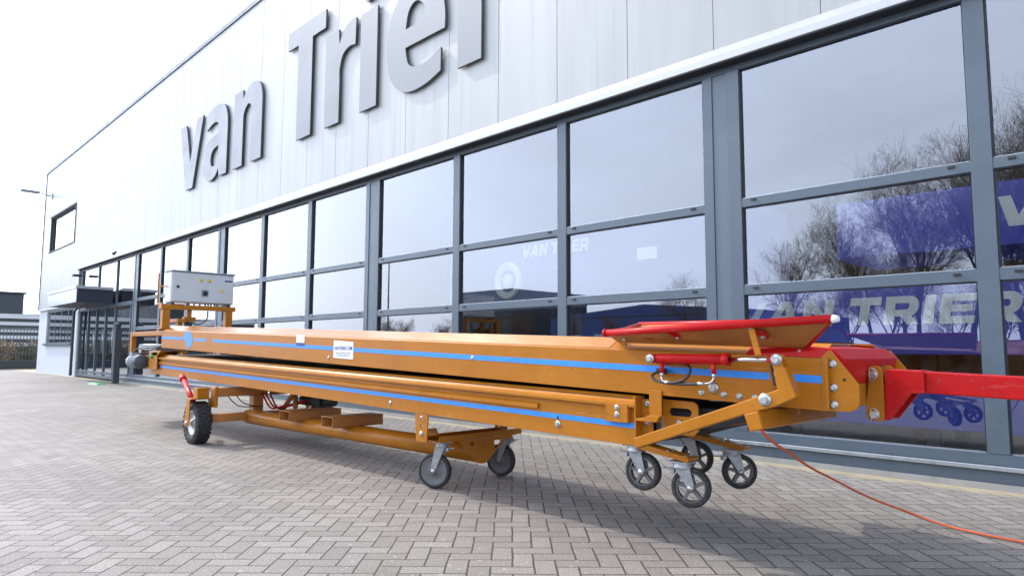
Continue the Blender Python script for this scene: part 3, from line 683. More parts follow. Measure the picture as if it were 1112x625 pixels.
w=MB(); w.lathe((-11.12,Y0-.10,.865),(1,0,0),[(0,.001),(0,.070),(.02,.082),(.10,.082),(.11,.093),(.13,.093),(.14,.080),(.36,.085),(.38,.07),(.38,.001)],28)
for q in range(6): w.lathe((-10.97+.034*q,Y0-.10,.865),(1,0,0),[(0,.08),(0,.093),(.012,.093),(.012,.08)],28)
w.box(-11.05,-10.93,Y0-.15,Y0-.05,.94,.99); w.box(-10.9,-10.78,Y0-.04,Y0-.005,.82,.93)
gm=w.build('gear_motor',MOTOR,C)
w=MB(); w.lathe((-10.735,Y0-.10,.865),(1,0,0),[(0,.095),(.01,.10),(.10,.10),(.12,.08),(.12,.001)],28); w.build('fan_cover',paint('dark_motor',(.06,.075,.09),.5),gm)
w=MB(); w.cyl((-11.3,Y0+.06,1.05),(-11.3,Y1-.06,1.05),.07,20); w.box(-11.0,-10.7,Y0+.1,Y0+.35,1.0,1.08); w.build('rear_roller',CASTERM,C)
w=MB(); w.tube(smoothpath([(-10.95,Y0+.02,1.0),(-10.8,Y0-.05,1.04),(-10.5,Y0-.03,1.03),(-10.2,Y0+.02,1.09)],6),.012,8); w.tube(smoothpath([(-11.1,Y0-.1,.98),(-10.95,Y0-.06,1.05),(-10.6,Y0-.0,1.06),(-10.15,Y0+.02,1.10)],6),.010,8); w.build('motor_cable',BLACK,C)

# control cabinet on a portal
w=MB()
w.box(-10.24,-10.14,3.19,3.29,1.33,1.60); w.box(-10.24,-10.14,4.06,4.16,1.36,1.60); w.box(-10.245,-10.135,3.17,4.20,1.601,1.665)
w.box(-10.26,-10.12,3.16,3.32,1.315,1.329); w.box(-10.26,-10.12,4.03,4.19,1.345,1.359)
w.cyl((-10.40,3.20,1.66),(-10.40,3.20,2.12),.012,8); w.box(-10.42,-10.2,3.185,3.215,1.667,1.69); w.cyl((-10.40,3.2,1.93),(-10.3,3.29,1.93),.010,8)
w.build('cabinet_portal',ORANGE,C,bevel=.004)
CX0,CX1,CY0,CY1,CZ0,CZ1=-10.44,-10.19,3.30,4.18,1.705,2.14
w=MB(); w.box(CX0,CX1,CY0,CY1,CZ0,CZ1); cab=w.build('control_cabinet',CABW,C,bevel=.008)
w=MB(); w.box(CX0-.015,CX1+.03,CY0-.012,CY1+.012,CZ1+.001,CZ1+.018); w.build('rain_hood',MOTOR,cab,bevel=.003)
w=MB(); w.box(CX1+.0005,CX1+.018,CY0+.012,CY1-.012,CZ0+.012,CZ1-.012); dr=w.build('door',CABW,cab,bevel=.004)
fx_=CX1+.018
for yy,zz in ((3.70,2.035),(3.805,2.035)):
    w=MB(); w.lathe((fx_,yy,zz),(1,0,0),[(0,.022),(.012,.022),(.016,.014),(.02,.001)],16); w.build('lamp_button',YELLOW,dr)
w=MB(); w.box(fx_,fx_+.006,3.71,3.81,1.80,1.90,0); w.lathe((fx_+.006,3.76,1.85),(1,0,0),[(0,.035),(.01,.034),(.012,.015),(.03,.015),(.03,.001)],18,1); w.build('main_switch',[MOTOR,BLACK],dr)
w=MB(); w.prism([(0,0)],0,0) if False else w.add([(fx_+.001,3.97,1.875),(fx_+.001,4.04,1.875),(fx_+.001,4.005,1.935)],[(0,1,2)]); w.build('warning_label',YELLOW,dr)
w=MB(); w.box(fx_,fx_+.002,4.04,4.15,2.035,2.058); w.build('name_plate',NAVY,dr)
w=MB(); w.lathe((fx_,3.385,1.925),(1,0,0),[(0,.02),(.01,.02),(.012,.001)],14); w.build('lock',BLACK,dr)
w=MB()
w.box(CX0+.02,CX1-.02,3.32,3.36,1.6655,1.7045); w.box(CX0+.02,CX1-.02,4.10,4.15,1.6655,1.7045); w.build('foot',BLACK,cab)
for yy in (3.58,3.66,3.74,3.82,3.86,3.90,3.95,3.99):
    w=MB(); w.cyl((-10.3,yy,1.7045),(-10.3,yy,1.672),.012,10); w.build('cable_gland',MOTOR,cab)
w=MB(); w.tube(smoothpath([(-10.3,3.86,1.6),(-10.28,3.84,1.48),(-10.26,3.72,1.40),(-10.2,3.62,1.42)],6),.010,8); w.build('cable',BLACK,cab)
w=MB(); w.box(-10.6,-10.1,3.38,3.50,1.42,1.47); w.box(-10.3,-10.2,3.50,3.66,1.44,1.50); w.box(-10.28,-10.2,3.54,3.60,1.50,1.60); w.box(-10.25,-10.15,3.40,3.46,1.33,1.42); w.build('sensor_bracket',ORANGE,C,bevel=.003)
w=MB(); w.box(-10.2,-10.1,3.50,3.58,1.36,1.43); w.build('sensor',BLACK,C,bevel=.005)

# chassis: tube, beams, fork pockets
TY=3.60
w=MB(); w.tube([(-7.90,3.47,.270),(-6.5,3.565,.257),(-5.35,3.64,.246),(-4.105,3.72,.235)],.079,28); w.build('chassis_tube',ORANGE,C)
w=MB(); w.box(-7.90,-7.80,3.03,4.44,.515,.615); w.box(-7.90,-7.80,3.03,4.44,.235,.325); w.box(-7.91,-7.79,3.48,3.60,.33,.514)
w.box(-7.78,-7.2,3.46,3.56,.40,.50) if False else None
w.build('axle_beam',ORANGE_D,C,bevel=.006)
def openbox(x0,x1,y0,y1,z0,z1,t=.008):
    w=MB(); w.box(x0,x1,y0,y1,z0,z0+t); w.box(x0,x1,y0,y1,z1-t,z1); w.box(x0,x0+t,y0+.0005,y1-.0005,z0+t,z1-t); w.box(x1-t,x1,y0+.0005,y1-.0005,z0+t,z1-t); return w
openbox(-6.83,-6.61,3.33,3.93,.315,.418).build('fork_pocket',ORANGE_D,C,bevel=.003)
openbox(-5.965,-5.755,3.33,3.89,.318,.420).build('fork_pocket',ORANGE_D,C,bevel=.003)
w=MB(); w.tube([(-7.6,3.9,.55),(-7.3,3.75,.40)],.03,10); w.tube([(-7.72,3.80,.33),(-7.4,3.80,.58)],.028,10)
w.build('diagonal_brace',ORANGE_D,C)
w=MB(); w.cyl((-7.5,3.95,.46),(-7.2,3.95,.46),.06,18); w.box(-7.18,-7.0,3.88,4.04,.38,.52); w.cyl((-6.98,3.95,.47),(-6.8,3.95,.47),.05,18); w.build('hydraulic_pump',BLACK,C,bevel=.005)
w=MB()
for dy,rr in ((0,.05),(.05,.07),(-.04,.06)):
    w.tube(smoothpath([(-7.75,3.60+dy,.54),(-7.6,3.64+dy,.44-rr),(-7.45,3.7+dy,.40),(-7.3,3.9+dy,.46)],6),.010,8)
w.build('hydraulic_hose',RED,C)
w=MB()
for a in (0,.05): w.tube(smoothpath([(-7.85,3.20+a*2,.52),(-7.8,3.26+a*2,.44),(-7.75,3.32+a*3,.40),(-7.7,3.5+a,.395)],6),.006,6)
w.build('brake_line',BLACK,C)
# support wheels at the left end
def support_wheel(yc,sg):
    c=(-7.98,yc,.232)
    w=MB(); w.lathe(c,(0,1,0),[(-.055,.135),(-.075,.15),(-.082,.185),(-.070,.215),(-.05,.226),(.05,.226),(.070,.215),(.082,.185),(.075,.15),(.055,.135)],48)
    for q in range(26):
        t=2*math.pi*q/26; ca,sa=math.cos(t),math.sin(t)
        for k,yy in enumerate((-.052,.0,.052)):
            t2=t+(.12 if k==1 else 0); ca,sa=math.cos(t2),math.sin(t2)
            w.obox((c[0]+ca*.227,c[1]+yy,c[2]+sa*.227),(ca,0,sa),(0,1,0),(-sa,0,ca),.012,.045,.034)
    wh=MB(); wh.lathe(c,(0,1,0),[(-.058,.138),(-.062,.125),(-.045,.115),(-.03,.06),(-.05,.04),(-.07,.035),(-.07,.001)],36); wh.lathe(c,(0,1,0),[(.058,.138),(.062,.125),(.045,.115),(.03,.06),(.07,.035),(.07,.001)],36)
    r_=wh.build('wheel',RIMM,C); w.build('tyre',RUBBER,r_)
    f=MB()
    yo=yc-sg*.115; yi=yc+sg*.115
    for yy in (yo,yi):
        f.prism([(-8.06,.215),(-7.98,.185),(-7.91,.215),(-7.905,.49),(-7.985,.49)],yy-.006,yy+.006)
    f.box(-8.02,-7.87,min(yo,yi)-.008,max(yo,yi)+.008,.491,.503)
    f.box(-7.95,-7.83,yc-.07,yc+.06,.504,.62)
    f.box(-7.92,-7.78,yi-.006,yi+.025,.40,.63)
    fk=f.build('wheel_fork',ORANGE,C,bevel=.004)
    bolt(c[0],yo-.007 if sg>0 else yo+.007,c[2],.016,fk,(0,-sg,0))
support_wheel(2.93,1); support_wheel(4.42,-1)
for yy,sg in ((2.93,1),(4.42,-1)):
    w=MB(); w.cyl((-7.99,yy-.05*sg,.455),(-8.78,yy+.11*sg,.672),.030,20); w.cyl((-8.76,yy+.105*sg,.667),(-8.90,yy+.13*sg,.705),.040,20,0); ww=w.build('leg_cylinder',RED,C)
# casters
def caster(x,y,ztop,D,H,ang,style,bw=.05):
    """kingpin at x,y; wheel trails towards ang"""
    th=R(ang); d=Vector((math.cos(th),math.sin(th),0)); ax=Vector((-math.sin(th),math.cos(th),0)); kp=Vector((x,y,ztop))
    off=D*.22; c=Vector((x,y,0))+d*off+Vector((0,0,ztop-H+D/2))
    w=MB(); w.obox(kp-Vector((0,0,.004)),(1,0,0),(0,1,0),(0,0,1),.115,.10,.008); w.lathe(kp-Vector((0,0,.008)),(0,0,-1),[(0,.045),(.012,.045),(.02,.05),(.03,.05),(.034,.03)],24)
    pl=w.build('caster',CASTERM,C)
    w=MB(); hw=bw/2+.008
    top=kp-Vector((0,0,.036))
    for sg in (-1,1):
        p0=top+ax*hw*sg; n=ax*.003*sg
        a=[p0-d*.035,p0+d*.045,c+ax*hw*sg+d*.020+Vector((0,0,.012)),c+ax*hw*sg-Vector((0,0,.020)),c+ax*hw*sg-d*.020+Vector((0,0,.008))]
        vs=[q-n for q in a]+[q+n for q in a]; k=5
        w.add(vs,[(i,(i+1)%k,k+(i+1)%k,k+i) for i in range(k)]+[(4,3,2,1,0),(5,6,7,8,9)])
    w.obox(top+Vector((0,0,.002)),d,ax,(0,0,1),.09,hw*2+.006,.006)
    # brake pedal
    w.obox(kp-d*.075-Vector((0,0,.045)),d,ax,(0,0,1),.06,.03,.006); w.obox(kp-d*.05-Vector((0,0,.055)),d,ax,(0,0,1),.02,.05,.025)
    w.build('yoke',CASTERM,pl,bevel=.0015)
    w=MB(); w.lathe(c,ax,[(-bw*.30,D/2-.024),(-bw/2,D/2-.020),(-bw/2+.002,D/2-.008),(-bw*.3,D/2),(bw*.3,D/2),(bw/2-.002,D/2-.008),(bw/2,D/2-.020),(bw*.30,D/2-.024)],48)
    w.build('tyre',RUBBER,pl)
    w=MB()
    if style=='disc':
        w.lathe(c,ax,[(-bw*.42,.001),(-bw*.42,.03),(-bw*.25,.034),(-bw*.22,D/2-.045),(-bw*.42,D/2-.030),(-bw*.42,D/2-.0235),(bw*.42,D/2-.0235),(bw*.42,D/2-.030),(bw*.22,D/2-.045),(bw*.25,.034),(bw*.42,.03),(bw*.42,.001)],40)
    else:
        w.lathe(c,ax,[(-bw*.42,D/2-.032),(-bw*.42,D/2-.0235),(bw*.42,D/2-.0235),(bw*.42,D/2-.032),(-bw*.42,D/2-.032)],40)
        w.lathe(c,ax,[(-bw*.42,.001),(-bw*.42,.024),(bw*.42,.024),(bw*.42,.001)],24)
        for q in range(5):
            t=2*math.pi*q/5+.4; rd=d*math.cos(t)+Vector((0,0,1))*math.sin(t); tn=ax.cross(rd)
            w.obox(c+rd*(D/2-.03+.02)/2,rd,ax,tn,D/2-.05,bw*.6,.018)
    w.build('wheel',WHEELGREY,pl)
    w=MB(); w.cyl(c-ax*(hw+.008),c+ax*(hw+.008),.009,10); w.lathe(c-ax*(hw+.002),-ax,[(0,.016),(.006,.016),(.008,.001)],8); w.lathe(c+ax*(hw+.002),ax,[(0,.016),(.006,.016),(.008,.001)],8)
    w.build('axle',STEEL,pl)
caster(-4.15,3.345,.352,.262,.350,208,'disc',.055)
caster(-4.175,4.06,.352,.262,.350,196,'disc',.055)
caster(-2.31,3.262,.520,.205,.246,12,'spoke',.048)
caster(-2.37,3.94,.518,.205,.246,12,'spoke',.048)
caster(-2.02,3.278,.462,.208,.240,20,'spoke',.048)
caster(-2.055,3.885,.464,.205,.236,44,'spoke',.048)
# cross member over the middle casters
w=MB(); w.box(-4.26,-4.10,3.27,4.15,.353,.362); w.box(-4.268,-4.26,3.27,4.15,.353,.400); w.box(-4.10,-4.092,3.27,4.15,.353,.400)
cm=w.build('cross_member',ORANGE,C,bevel=.003)
me=curve_mesh([[(3.27,.345),(3.27,.56),(3.27,.56)]],.01) if False else None
me=curve_mesh([[(3.46,.352),(4.04,.352),(4.04,.325),(3.96,.325),(3.80,.200),(3.775,.172),(3.74,.158),(3.70,.155),(3.66,.165),(3.62,.200)],[(3.83,.325),(3.925,.325),(3.845,.250)],arc(3.60,.318,.022,.014,0,340,10)],.008)
place_mesh(me,'gusset',[ORANGE],C,-4.094,0,0,(0,1,0))
# hole plates that hold the cross member
spl=[[(-4.265,.36),(-4.135,.36),(-4.125,.565),(-4.285,.565)],arc(-4.20,.53,.016,.020,0,345,15),arc(-4.20,.475,.014,.016,0,345,15)]
for yy in (Y0-.012,Y1+.012):
    me=curve_mesh(spl,.01); hp=place_mesh(me,'hole_plate',[ORANGE],C,0,yy,0)
    bolt(-4.20,yy-.006,.42,.012,hp); bolt(-4.20,yy-.006,.54,.008,hp)
w=MB(); w.box(-4.26,-4.14,Y0-.006,3.30,.405,.43); w.cyl((-4.20,Y0+.02,.43),(-4.20,Y0+.12,.43),.022,14); w.build('clamp',ORANGE_D,C,bevel=.003)
# plates carrying the front casters
for yy in (3.278,3.885):
    w=MB(); 
    w.add([(-2.30,yy-.06,.528),(-1.95,yy-.05,.470),(-1.95,yy+.05,.470),(-2.30,yy+.06,.528),(-2.30,yy-.06,.538),(-1.95,yy-.05,.482),(-1.95,yy+.05,.482),(-2.30,yy+.06,.538)],[(3,2,1,0),(4,5,6,7),(0,1,5,4),(1,2,6,5),(2,3,7,6),(3,0,4,7)])
    w.add([(-2.30,yy-.064,.512),(-1.95,yy-.054,.462),(-1.95,yy-.054,.49),(-2.30,yy-.064,.545),(-2.30,yy-.0605,.512),(-1.95,yy-.0505,.462),(-1.95,yy-.0505,.49),(-2.30,yy-.0605,.545)],[(0,1,2,3),(7,6,5,4),(0,4,5,1),(3,2,6,7),(1,5,6,2),(0,3,7,4)])
    cp=w.build('caster_plate',ORANGE,C,bevel=.002)
    for xx,z_ in ((-2.09,.507),(-1.985,.490)):
        for dy in (-.03,.03): bolt(xx,yy+dy,z_,.008,cp,(0,0,1),1.5)
w=MB(); w.box(-2.33,-2.27,Y0+.05,Y1-.05,.539,.565); w.build('caster_beam',ORANGE_D,C,bevel=.003)

# lever arms with tie tube
arm=[(-2.184,.584),(-1.442,.857),(-1.401,.965),(-1.325,.992),(-1.262,.843),(-1.40,.795),(-1.551,.752),(-2.165,.533)]
arm=[(-2.184,.584),(-1.385,.876),(-1.403,.950),(-1.395,.965),(-1.349,.979),(-1.300,.845),(-1.398,.798),(-1.551,.752),(-2.165,.533)]
for y0,y1,pn in ((3.06,3.12,-1),):
    w=MB(); w.prism(arm,y0,y1); la=w.build('lever_arm',ORANGE,C,bevel=.005)
    bolt(-1.445,y0,.826,.018,la)
    w=MB(); w.cyl((-1.445,y0+.02,.826),(-1.445,3.7,.826),.018,12) if pn<0 else w.cyl((-1.445,3.8,.826),(-1.445,y1-.02,.826),.018,12); w.build('pivot_pin',STEEL,la)
    w=MB()
    for yy in (y0+.004,y1-.012): w.prism([(-1.398,.955),(-1.355,.968),(-1.364,1.015)]+arc(-1.387,1.012,.024,.024,0,180,6)+[(-1.412,1.0)],yy,yy+.008)
    w.build('clevis',ORANGE,la,bevel=.001); bolt(-1.387,y0+.003,1.011,.016,la)
w=MB(); tdir=Vector((.29,0,-.957)); 
vs=[(-1.545,.755),(-1.475,.775),(-1.452,.693),(-1.518,.676)]
w.prism(vs,3.045,Y1-.05); w.build('tie_tube',ORANGE,C,bevel=.006)
# hydraulic cylinder near side
w=MB(); w.tube([(-2.045,3.09,1.008),(-2.03,3.09,1.008),(-1.64,3.09,1.008)],.026,24); w.lathe((-1.665,3.09,1.008),(1,0,0),[(0,.026),(0,.030),(.03,.030),(.032,.012)],24); w.lathe((-2.064,3.055,1.008),(0,1,0),[(0,.01),(0,.024),(.06,.024),(.06,.01)],20)
w.cyl((-2.012,3.085,.985),(-2.012,3.085,.935),.012,12); w.cyl((-1.715,3.085,.985),(-1.715,3.085,.938),.012,12)
hc=w.build('hydraulic_cylinder',RED,C)
w=MB(); w.cyl((-1.64,3.09,1.008),(-1.43,3.09,1.010),.0115,16); w.build('piston_rod',CHROME,hc)
w=MB(); w.cyl((-1.435,3.09,1.010),(-1.40,3.09,1.010),.018,16); w.build('rod_end',RED,hc)
w=MB(); w.box(-2.08,-2.05,3.125,Y0,.985,1.03); w.build('cylinder_lug',ORANGE,hc)
bolt(-2.064,3.053,1.008,.014,hc)
w=MB(); w.tube(smoothpath([(-1.90,3.075,.885),(-1.80,3.07,.884),(-1.765,3.07,.888)],5),.008,10)
w.tube(smoothpath([(-1.985,3.07,.89),(-1.94,3.065,.885),(-1.87,3.07,.905),(-1.855,3.10,.945),(-1.88,3.12,.975),(-1.95,3.13,.985),(-2.02,3.13,.98)],6),.007,10)
w.tube(smoothpath([(-2.035,3.13,.955),(-2.07,3.12,.935),(-2.085,3.10,.915),(-2.05,3.08,.895),(-2.0,3.07,.886),(-1.90,3.068,.880),(-1.765,3.07,.886)],6),.007,10)
w.box(-2.09,-2.05,3.15,3.19,.925,.955)
w.build('hydraulic_hose',BLACK,hc)
w=MB(); w.tube(smoothpath([(-2.012,3.085,.935),(-2.012,3.08,.91),(-2.0,3.075,.892),(-1.98,3.07,.888)],5),.006,8); w.cyl((-2.012,3.085,.937),(-2.012,3.085,.915),.010,8); w.cyl((-1.985,3.07,.888),(-1.955,3.07,.886),.010,8)
w.build('hose_fitting',STEEL,hc); w=MB()
w.tube(smoothpath([(-1.715,3.085,.938),(-1.715,3.08,.91),(-1.73,3.075,.893),(-1.76,3.07,.887)],5),.006,8); w.cyl((-1.715,3.085,.940),(-1.715,3.085,.915),.010,8); w.cyl((-1.795,3.07,.887),(-1.76,3.07,.887),.010,8)
w.build('hose_fitting',STEEL,hc)

# hopper: flared box with padded red rim
r0=[(-2.33,3.03,1.145),(-1.12,3.03,1.188),(-1.72,4.29,1.236),(-3.0,4.30,1.243)]
b0=[(-2.40,3.235,1.098),(-1.335,3.235,1.066),(-1.80,3.96,1.080),(-2.75,3.96,1.115)]
H=MB()
for i in (0,2,3):
    j=(i+1)%4
    a,b_,c,d=[Vector(q) for q in (r0[i],r0[j],b0[j],b0[i])]
    ce=(Vector(r0[0])+Vector(r0[2]))/2; 
    n=((b_-a).cross(d-a)).normalized()*.004
    H.add([a-n,b_-n,c-n,d-n,a+n,b_+n,c+n,d+n],[(0,1,2,3),(7,6,5,4),(0,4,5,1),(1,5,6,2),(2,6,7,3),(3,7,4,0)],0)
hop=H.build('hopper',ORANGE_D,C)
w=MB(); rr=.019
w.tube([r0[0],(-2.05,3.03,1.155),r0[1]],rr,16); w.tube([r0[1],(-1.12,3.6,1.206),r0[2]],rr*.8,12) if False else None
w.tube([r0[2],r0[3]],rr,12); w.tube([(-2.335,3.03,1.143),(-2.56,3.5,1.178),(-3.0,4.30,1.243)],.014,12)
w.tube([r0[0],(-2.345,3.03,1.1445)],.022,16)
rim=w.build('hopper_rim',RED,hop)
w=MB(); w.tube([(-1.122,3.03,1.187),(-1.094,3.03,1.188)],.019,14,0,True,[.019,.013])
w.build('rim_end_cap',WHITE,rim)
w=MB()
# red edge strips at the right end and brackets
for yy,yb in ((3.03,3.235),):
    a=Vector((-1.125,yy,1.19)); b_=Vector((-1.335,yb,1.066)); dd=Vector((.030,0,0)); n=Vector((0,-.006 if yy<3.5 else .006,0))
    w.add([a-n,a+dd*.6-n,b_+dd*.9-n,b_-n,a+n,a+dd*.6+n,b_+dd*.9+n,b_+n],[(0,1,2,3),(7,6,5,4),(0,4,5,1),(1,5,6,2),(2,6,7,3),(3,7,4,0)])
    w.build('edge_strip',RED,hop)
for xx in (-2.12,-1.93,-1.475):
    w=MB(); w.add([(xx-.03,3.045,1.145),(xx+.03,3.045,1.147),(xx+.045,3.105,1.115),(xx+.02,3.125,1.105),(xx-.03+.02,3.09,1.12),(xx-.03,3.055,1.145),(xx+.03,3.055,1.147)],[(0,1,2,3,4)]); w.build('rim_bracket',RED,hop)
for xx in (-1.925,-1.465): bolt(xx,3.10,1.118,.008,hop,(0,-.85,-.5))
# struts
w=MB(); w.prism([(-1.510,1.165),(-1.480,1.165),(-1.445,1.03),(-1.475,1.03)],3.035,3.041); w.prism([(-1.475,1.03),(-1.447,1.03),(-1.437,.88),(-1.465,.88)],3.185,3.193) if False else None
st=w.build('strut',ORANGE,hop,bevel=.001); bolt(-1.497,3.034,1.165,.009,st)
w=MB(); w.prism([(-1.475,.875),(-1.43,.875),(-1.445,.99),(-1.488,.99)],Y0-.012,Y0-.003,0); w.prism([(-1.462,.885),(-1.450,.885),(-1.463,.985),(-1.476,.985)],Y0-.0135,Y0-.0121,1); w.build('slotted_bar',[ORANGE,BLACK],U)
w=MB(); w.prism([(-1.76,1.06),(-1.725,1.06),(-1.715,1.20),(-1.745,1.20)],4.20,4.215); w.build('strut',ORANGE,hop)
w=MB(); w.prism([(-2.300,1.075),(-2.265,1.072),(-2.262,1.125),(-2.297,1.125)],3.12,3.128); s2=w.build('strut',ORANGE,hop); bolt(-2.28,3.119,1.112,.006,s2)
w=MB(); w.loftx([(3.34,.069),(3.86,.069),(3.86,.075),(3.34,.075)],-2.38,-1.32,zu(-2.38),zu(-1.32)); w.build('rubber_skirt',BELT,hop)
# red side strip + hood between the end plates
w=MB(); w.add([(-1.60,Y0-.004,1.032),(-1.225,Y0-.004,1.020),(-1.215,Y0+.002,1.055),(-1.60,Y0+.06,1.078),(-1.60,Y0+.004,1.032),(-1.225,Y0+.004,1.020),(-1.215,Y0+.010,1.055),(-1.60,Y0+.068,1.078)],[(0,1,2,3),(7,6,5,4),(0,4,5,1),(1,5,6,2),(2,6,7,3),(3,7,4,0)])
rs=w.build('red_strip',RED,C); bolt(-1.34,Y0+.008,1.045,.008,rs); bolt(-1.545,Y0+.012,1.052,.008,rs)
w=MB(); w.prism([(-1.36,1.078),(-1.20,1.062),(-1.150,1.015),(-1.172,.90),(-1.185,.90),(-1.19,1.0),(-1.36,1.05)],3.235,3.975)
hd=w.build('hood',RED,C,bevel=.004)
w=MB()
for yy in (4.008,3.182):
    w=MB(); w.prism([(-1.232,.783),(-1.232,1.018),(-1.205,1.052),(-1.190,1.055),(-1.075,.905),(-1.075,.826),(-1.088,.800),(-1.114,.786)]  ,yy-.004,yy+.004)
    if yy>4: w.build('far_end_plate',ORANGE,C,bevel=.002)
w.box(-1.205,-1.196,3.150,3.177,.795,1.02)
epl=w.build('end_plate',ORANGE,C,bevel=.002)
for z in (.993,.888,.812): bolt(-1.183,3.178,z,.011,epl)
w=MB(); w.lathe((-1.135,3.1775,.925),(0,-1,0),[(0,.007),(.001,.007),(.001,.0001)],12); w.build('hole',BLACK,epl)
w=MB(); w.box(-1.225,-1.178,3.19,3.99,.79,.90); w.build('head_beam',ORANGE,C,bevel=.005)
w=MB(); w.box(-1.178,-1.05,3.60,3.72,.79,.885); w.build('hitch_stub',ORANGE,C,bevel=.008)
w=MB()
for yy in (3.575,3.745):
    w.prism([(-1.165,.885),(-1.165,.955)]+arc(-1.14,.955,.025,.025,180,90,4)+arc(-1.125,.955,.025,.025,90,0,4)+[(-1.10,.74)]+arc(-1.125,.74,.025,.025,0,-90,4)+arc(-1.155,.745,.025,.025,-90,-180,4)+[(-1.18,.79)],yy-.007,yy+.007); hp2=w.build('hitch_plate',ORANGE,C,bevel=.002); w=MB()
    if yy<3.6: hpz=hp2
for z in (.938,.748):
    w=MB(); w.cyl((-1.142,3.548,z),(-1.142,3.78,z),.017,18); w.tube(smoothpath([(-1.15,3.553,z-.035),(-1.150,3.545,z+.03),(-1.120,3.545,z+.018),(-1.118,3.545,z-.01),(-1.14,3.545,z-.03),(-1.15,3.553,z-.035)],4),.003,6)
    w.build('hitch_pin',STEEL,hpz)
# drawbar
def zd(x): return .907-.036*(x+.93) 
w=MB()
fork=[(-1.098,.965),(-.93,.958),(-.93,.857),(-.985,.855),(-1.082,.725),(-1.105,.722)]
for yy in (3.595,3.725): w.prism(fork,yy-.006,yy+.006)
w.box(-1.095,-.94,3.602,3.718,.950,.962)
dfk=w.build('drawbar_fork',RED,C,bevel=.003)
w=MB(); w.loftx([(3.61,-.05),(3.61,.05),(3.71,.05),(3.71,-.05)],-.94,1.9,zd(-.94),zd(1.9)); w.build('drawbar',RED,C,bevel=.006)

# ------------------------------------------------------------------ cable on the ground
w=MB()
cab_pts=[(-1.469,3.057,.69),(-1.469,3.185,.62),(-1.5,3.435,.54),(-1.512,3.703,.44),(-1.531,4.062,.33),(-1.471,4.459,.18),(-1.362,4.76,.07),(-1.201,4.801,.02),(-1.004,4.75,.012),(-.774,4.715,.012),(-.3,4.72,.012),(.8,4.9,.012)]
w.tube(smoothpath(cab_pts,8),.0068,10)
o=w.build('power_cable',CABLE); tag(o,'thin orange power cable running from the conveyor across the grey pavers','cable')
# green cloth near the glass
w=MB(); rr=random.Random(3); n=14
ring=[(-22.95+.5*math.cos(2*math.pi*i/n)*rr.uniform(.7,1.1)+0,5.5+.26*math.sin(2*math.pi*i/n)*rr.uniform(.7,1.1)) for i in range(n)]
vs=[(x,y,.004) for x,y in ring]+[(-22.95+(x+22.95)*.6,5.5+(y-5.5)*.6,.02+rr.uniform(0,.03)) for x,y in ring]+[(-22.95,5.5,.04)]
w.add(vs,[(i,(i+1)%n,n+(i+1)%n,n+i) for i in range(n)]+[(n+i,n+(i+1)%n,2*n) for i in range(n)])
tag(w.build('green_sheet',GREEN),'crumpled green sheet lying on the pavers near the entrance glass','sheet')
# dark totem column before the entrance
w=MB(); w.box(-23.45,-23.25,6.0,6.18,0,1.62); w.box(-23.43,-23.27,6.02,6.16,1.621,1.70); w.lathe((-23.35,6.09,1.701),(0,0,1),[(0,.07),(.05,.10),(.10,.09),(.14,.04),(.15,.001)],16)
tag(w.build('entrance_post',REVEAL,bevel=.02),'slim dark post standing right beside the entrance glass','post')

# ------------------------------------------------------------------ surroundings on the left
F=thing('bar_fence','dark metal bar fence on a low kerb left of the hall','fence',(-42,2,0))
w=MB(); w.box(-42.2,-41.9,-8,20,0,.42); w.build('kerb',DARKBLD,F)
w=MB()
for z in (.75,1.95): w.box(-42.03,-41.99,-8,20,z,z+.05)
w.build('rail',FENCEM,F)
w=MB(); y=-8
while y<20: w.box(-42.0,-41.98,y,y+.03,.42,2.15); y+=.14
w.build('bar_panel',FENCEM,F)
def shrub(x,y,h,seed,mat,leafmat,label,group):
    rr=random.Random(seed); w=MB()
    for q in range(26):
        a=rr.uniform(0,6.28); l=h*rr.uniform(.6,1); sp=rr.uniform(.1,.45)
        p=[(x,y,0),(x+math.cos(a)*sp*.4,y+math.sin(a)*sp*.4,l*.5),(x+math.cos(a)*sp,y+math.sin(a)*sp,l)]
        w.tube(p,.01,4,0,True,[.015,.01,.004])
    st=None
    lf=MB()
    for q in range(420):
        a=rr.uniform(0,6.28); r=.55*math.sqrt(rr.random()); z=h*rr.uniform(.2,1.02); s=rr.uniform(.03,.07)
        c=Vector((x+math.cos(a)*r,y+math.sin(a)*r,z)); u=Vector((rr.uniform(-1,1),rr.uniform(-1,1),rr.uniform(-1,1))).normalized()*s; v=Vector((rr.uniform(-1,1),rr.uniform(-1,1),rr.uniform(0,2))).normalized()*s
        lf.add([c-u,c+v,c+u,c-v],[(0,1,2,3)])
    o=w.build('shrub',mat,origin=(x,y,0)); tag(o,label,'shrub',group); lf.build('foliage',leafmat,o)
for i in range(15):
    shrub(-43.2-.4*(i%3),.5+.55*i,1.25+.25*((i*7)%4)/3,20+i,BARK,REED if i%3 else SHRUBG,'dry brown shrub in the row behind the bar fence','shrubs behind the fence')
FB=thing('far_building','dark grey block standing above a striped warehouse in the far left background','building',(-80,10,0))
w=MB(); w.box(-100,-80,-8,12.6,4.12,6.25); w.box(-99,-81,-7,12.0,0,4.12); w.build('wall',DARKBLD,FB)
w=MB(); w.box(-100.2,-79.8,-8.2,12.8,6.251,6.4); w.build('roof_edge',REVEAL,FB)
W2=thing('striped_warehouse','low warehouse clad in white and dark horizontal stripes beyond the fence','building',(-74,10,0))
w=MB(); w.box(-79.5,-74,-20,60,0,4.1); w.build('wall',DARKBLD,W2)
w=MB()
for z0,z1 in ((3.65,4.05),(3.05,3.35),(2.45,2.75),(1.85,2.15),(1.2,1.5)): w.box(-73.99,-73.9,-20,60,z0,z1)
w.build('cladding_stripes',STRW,W2)

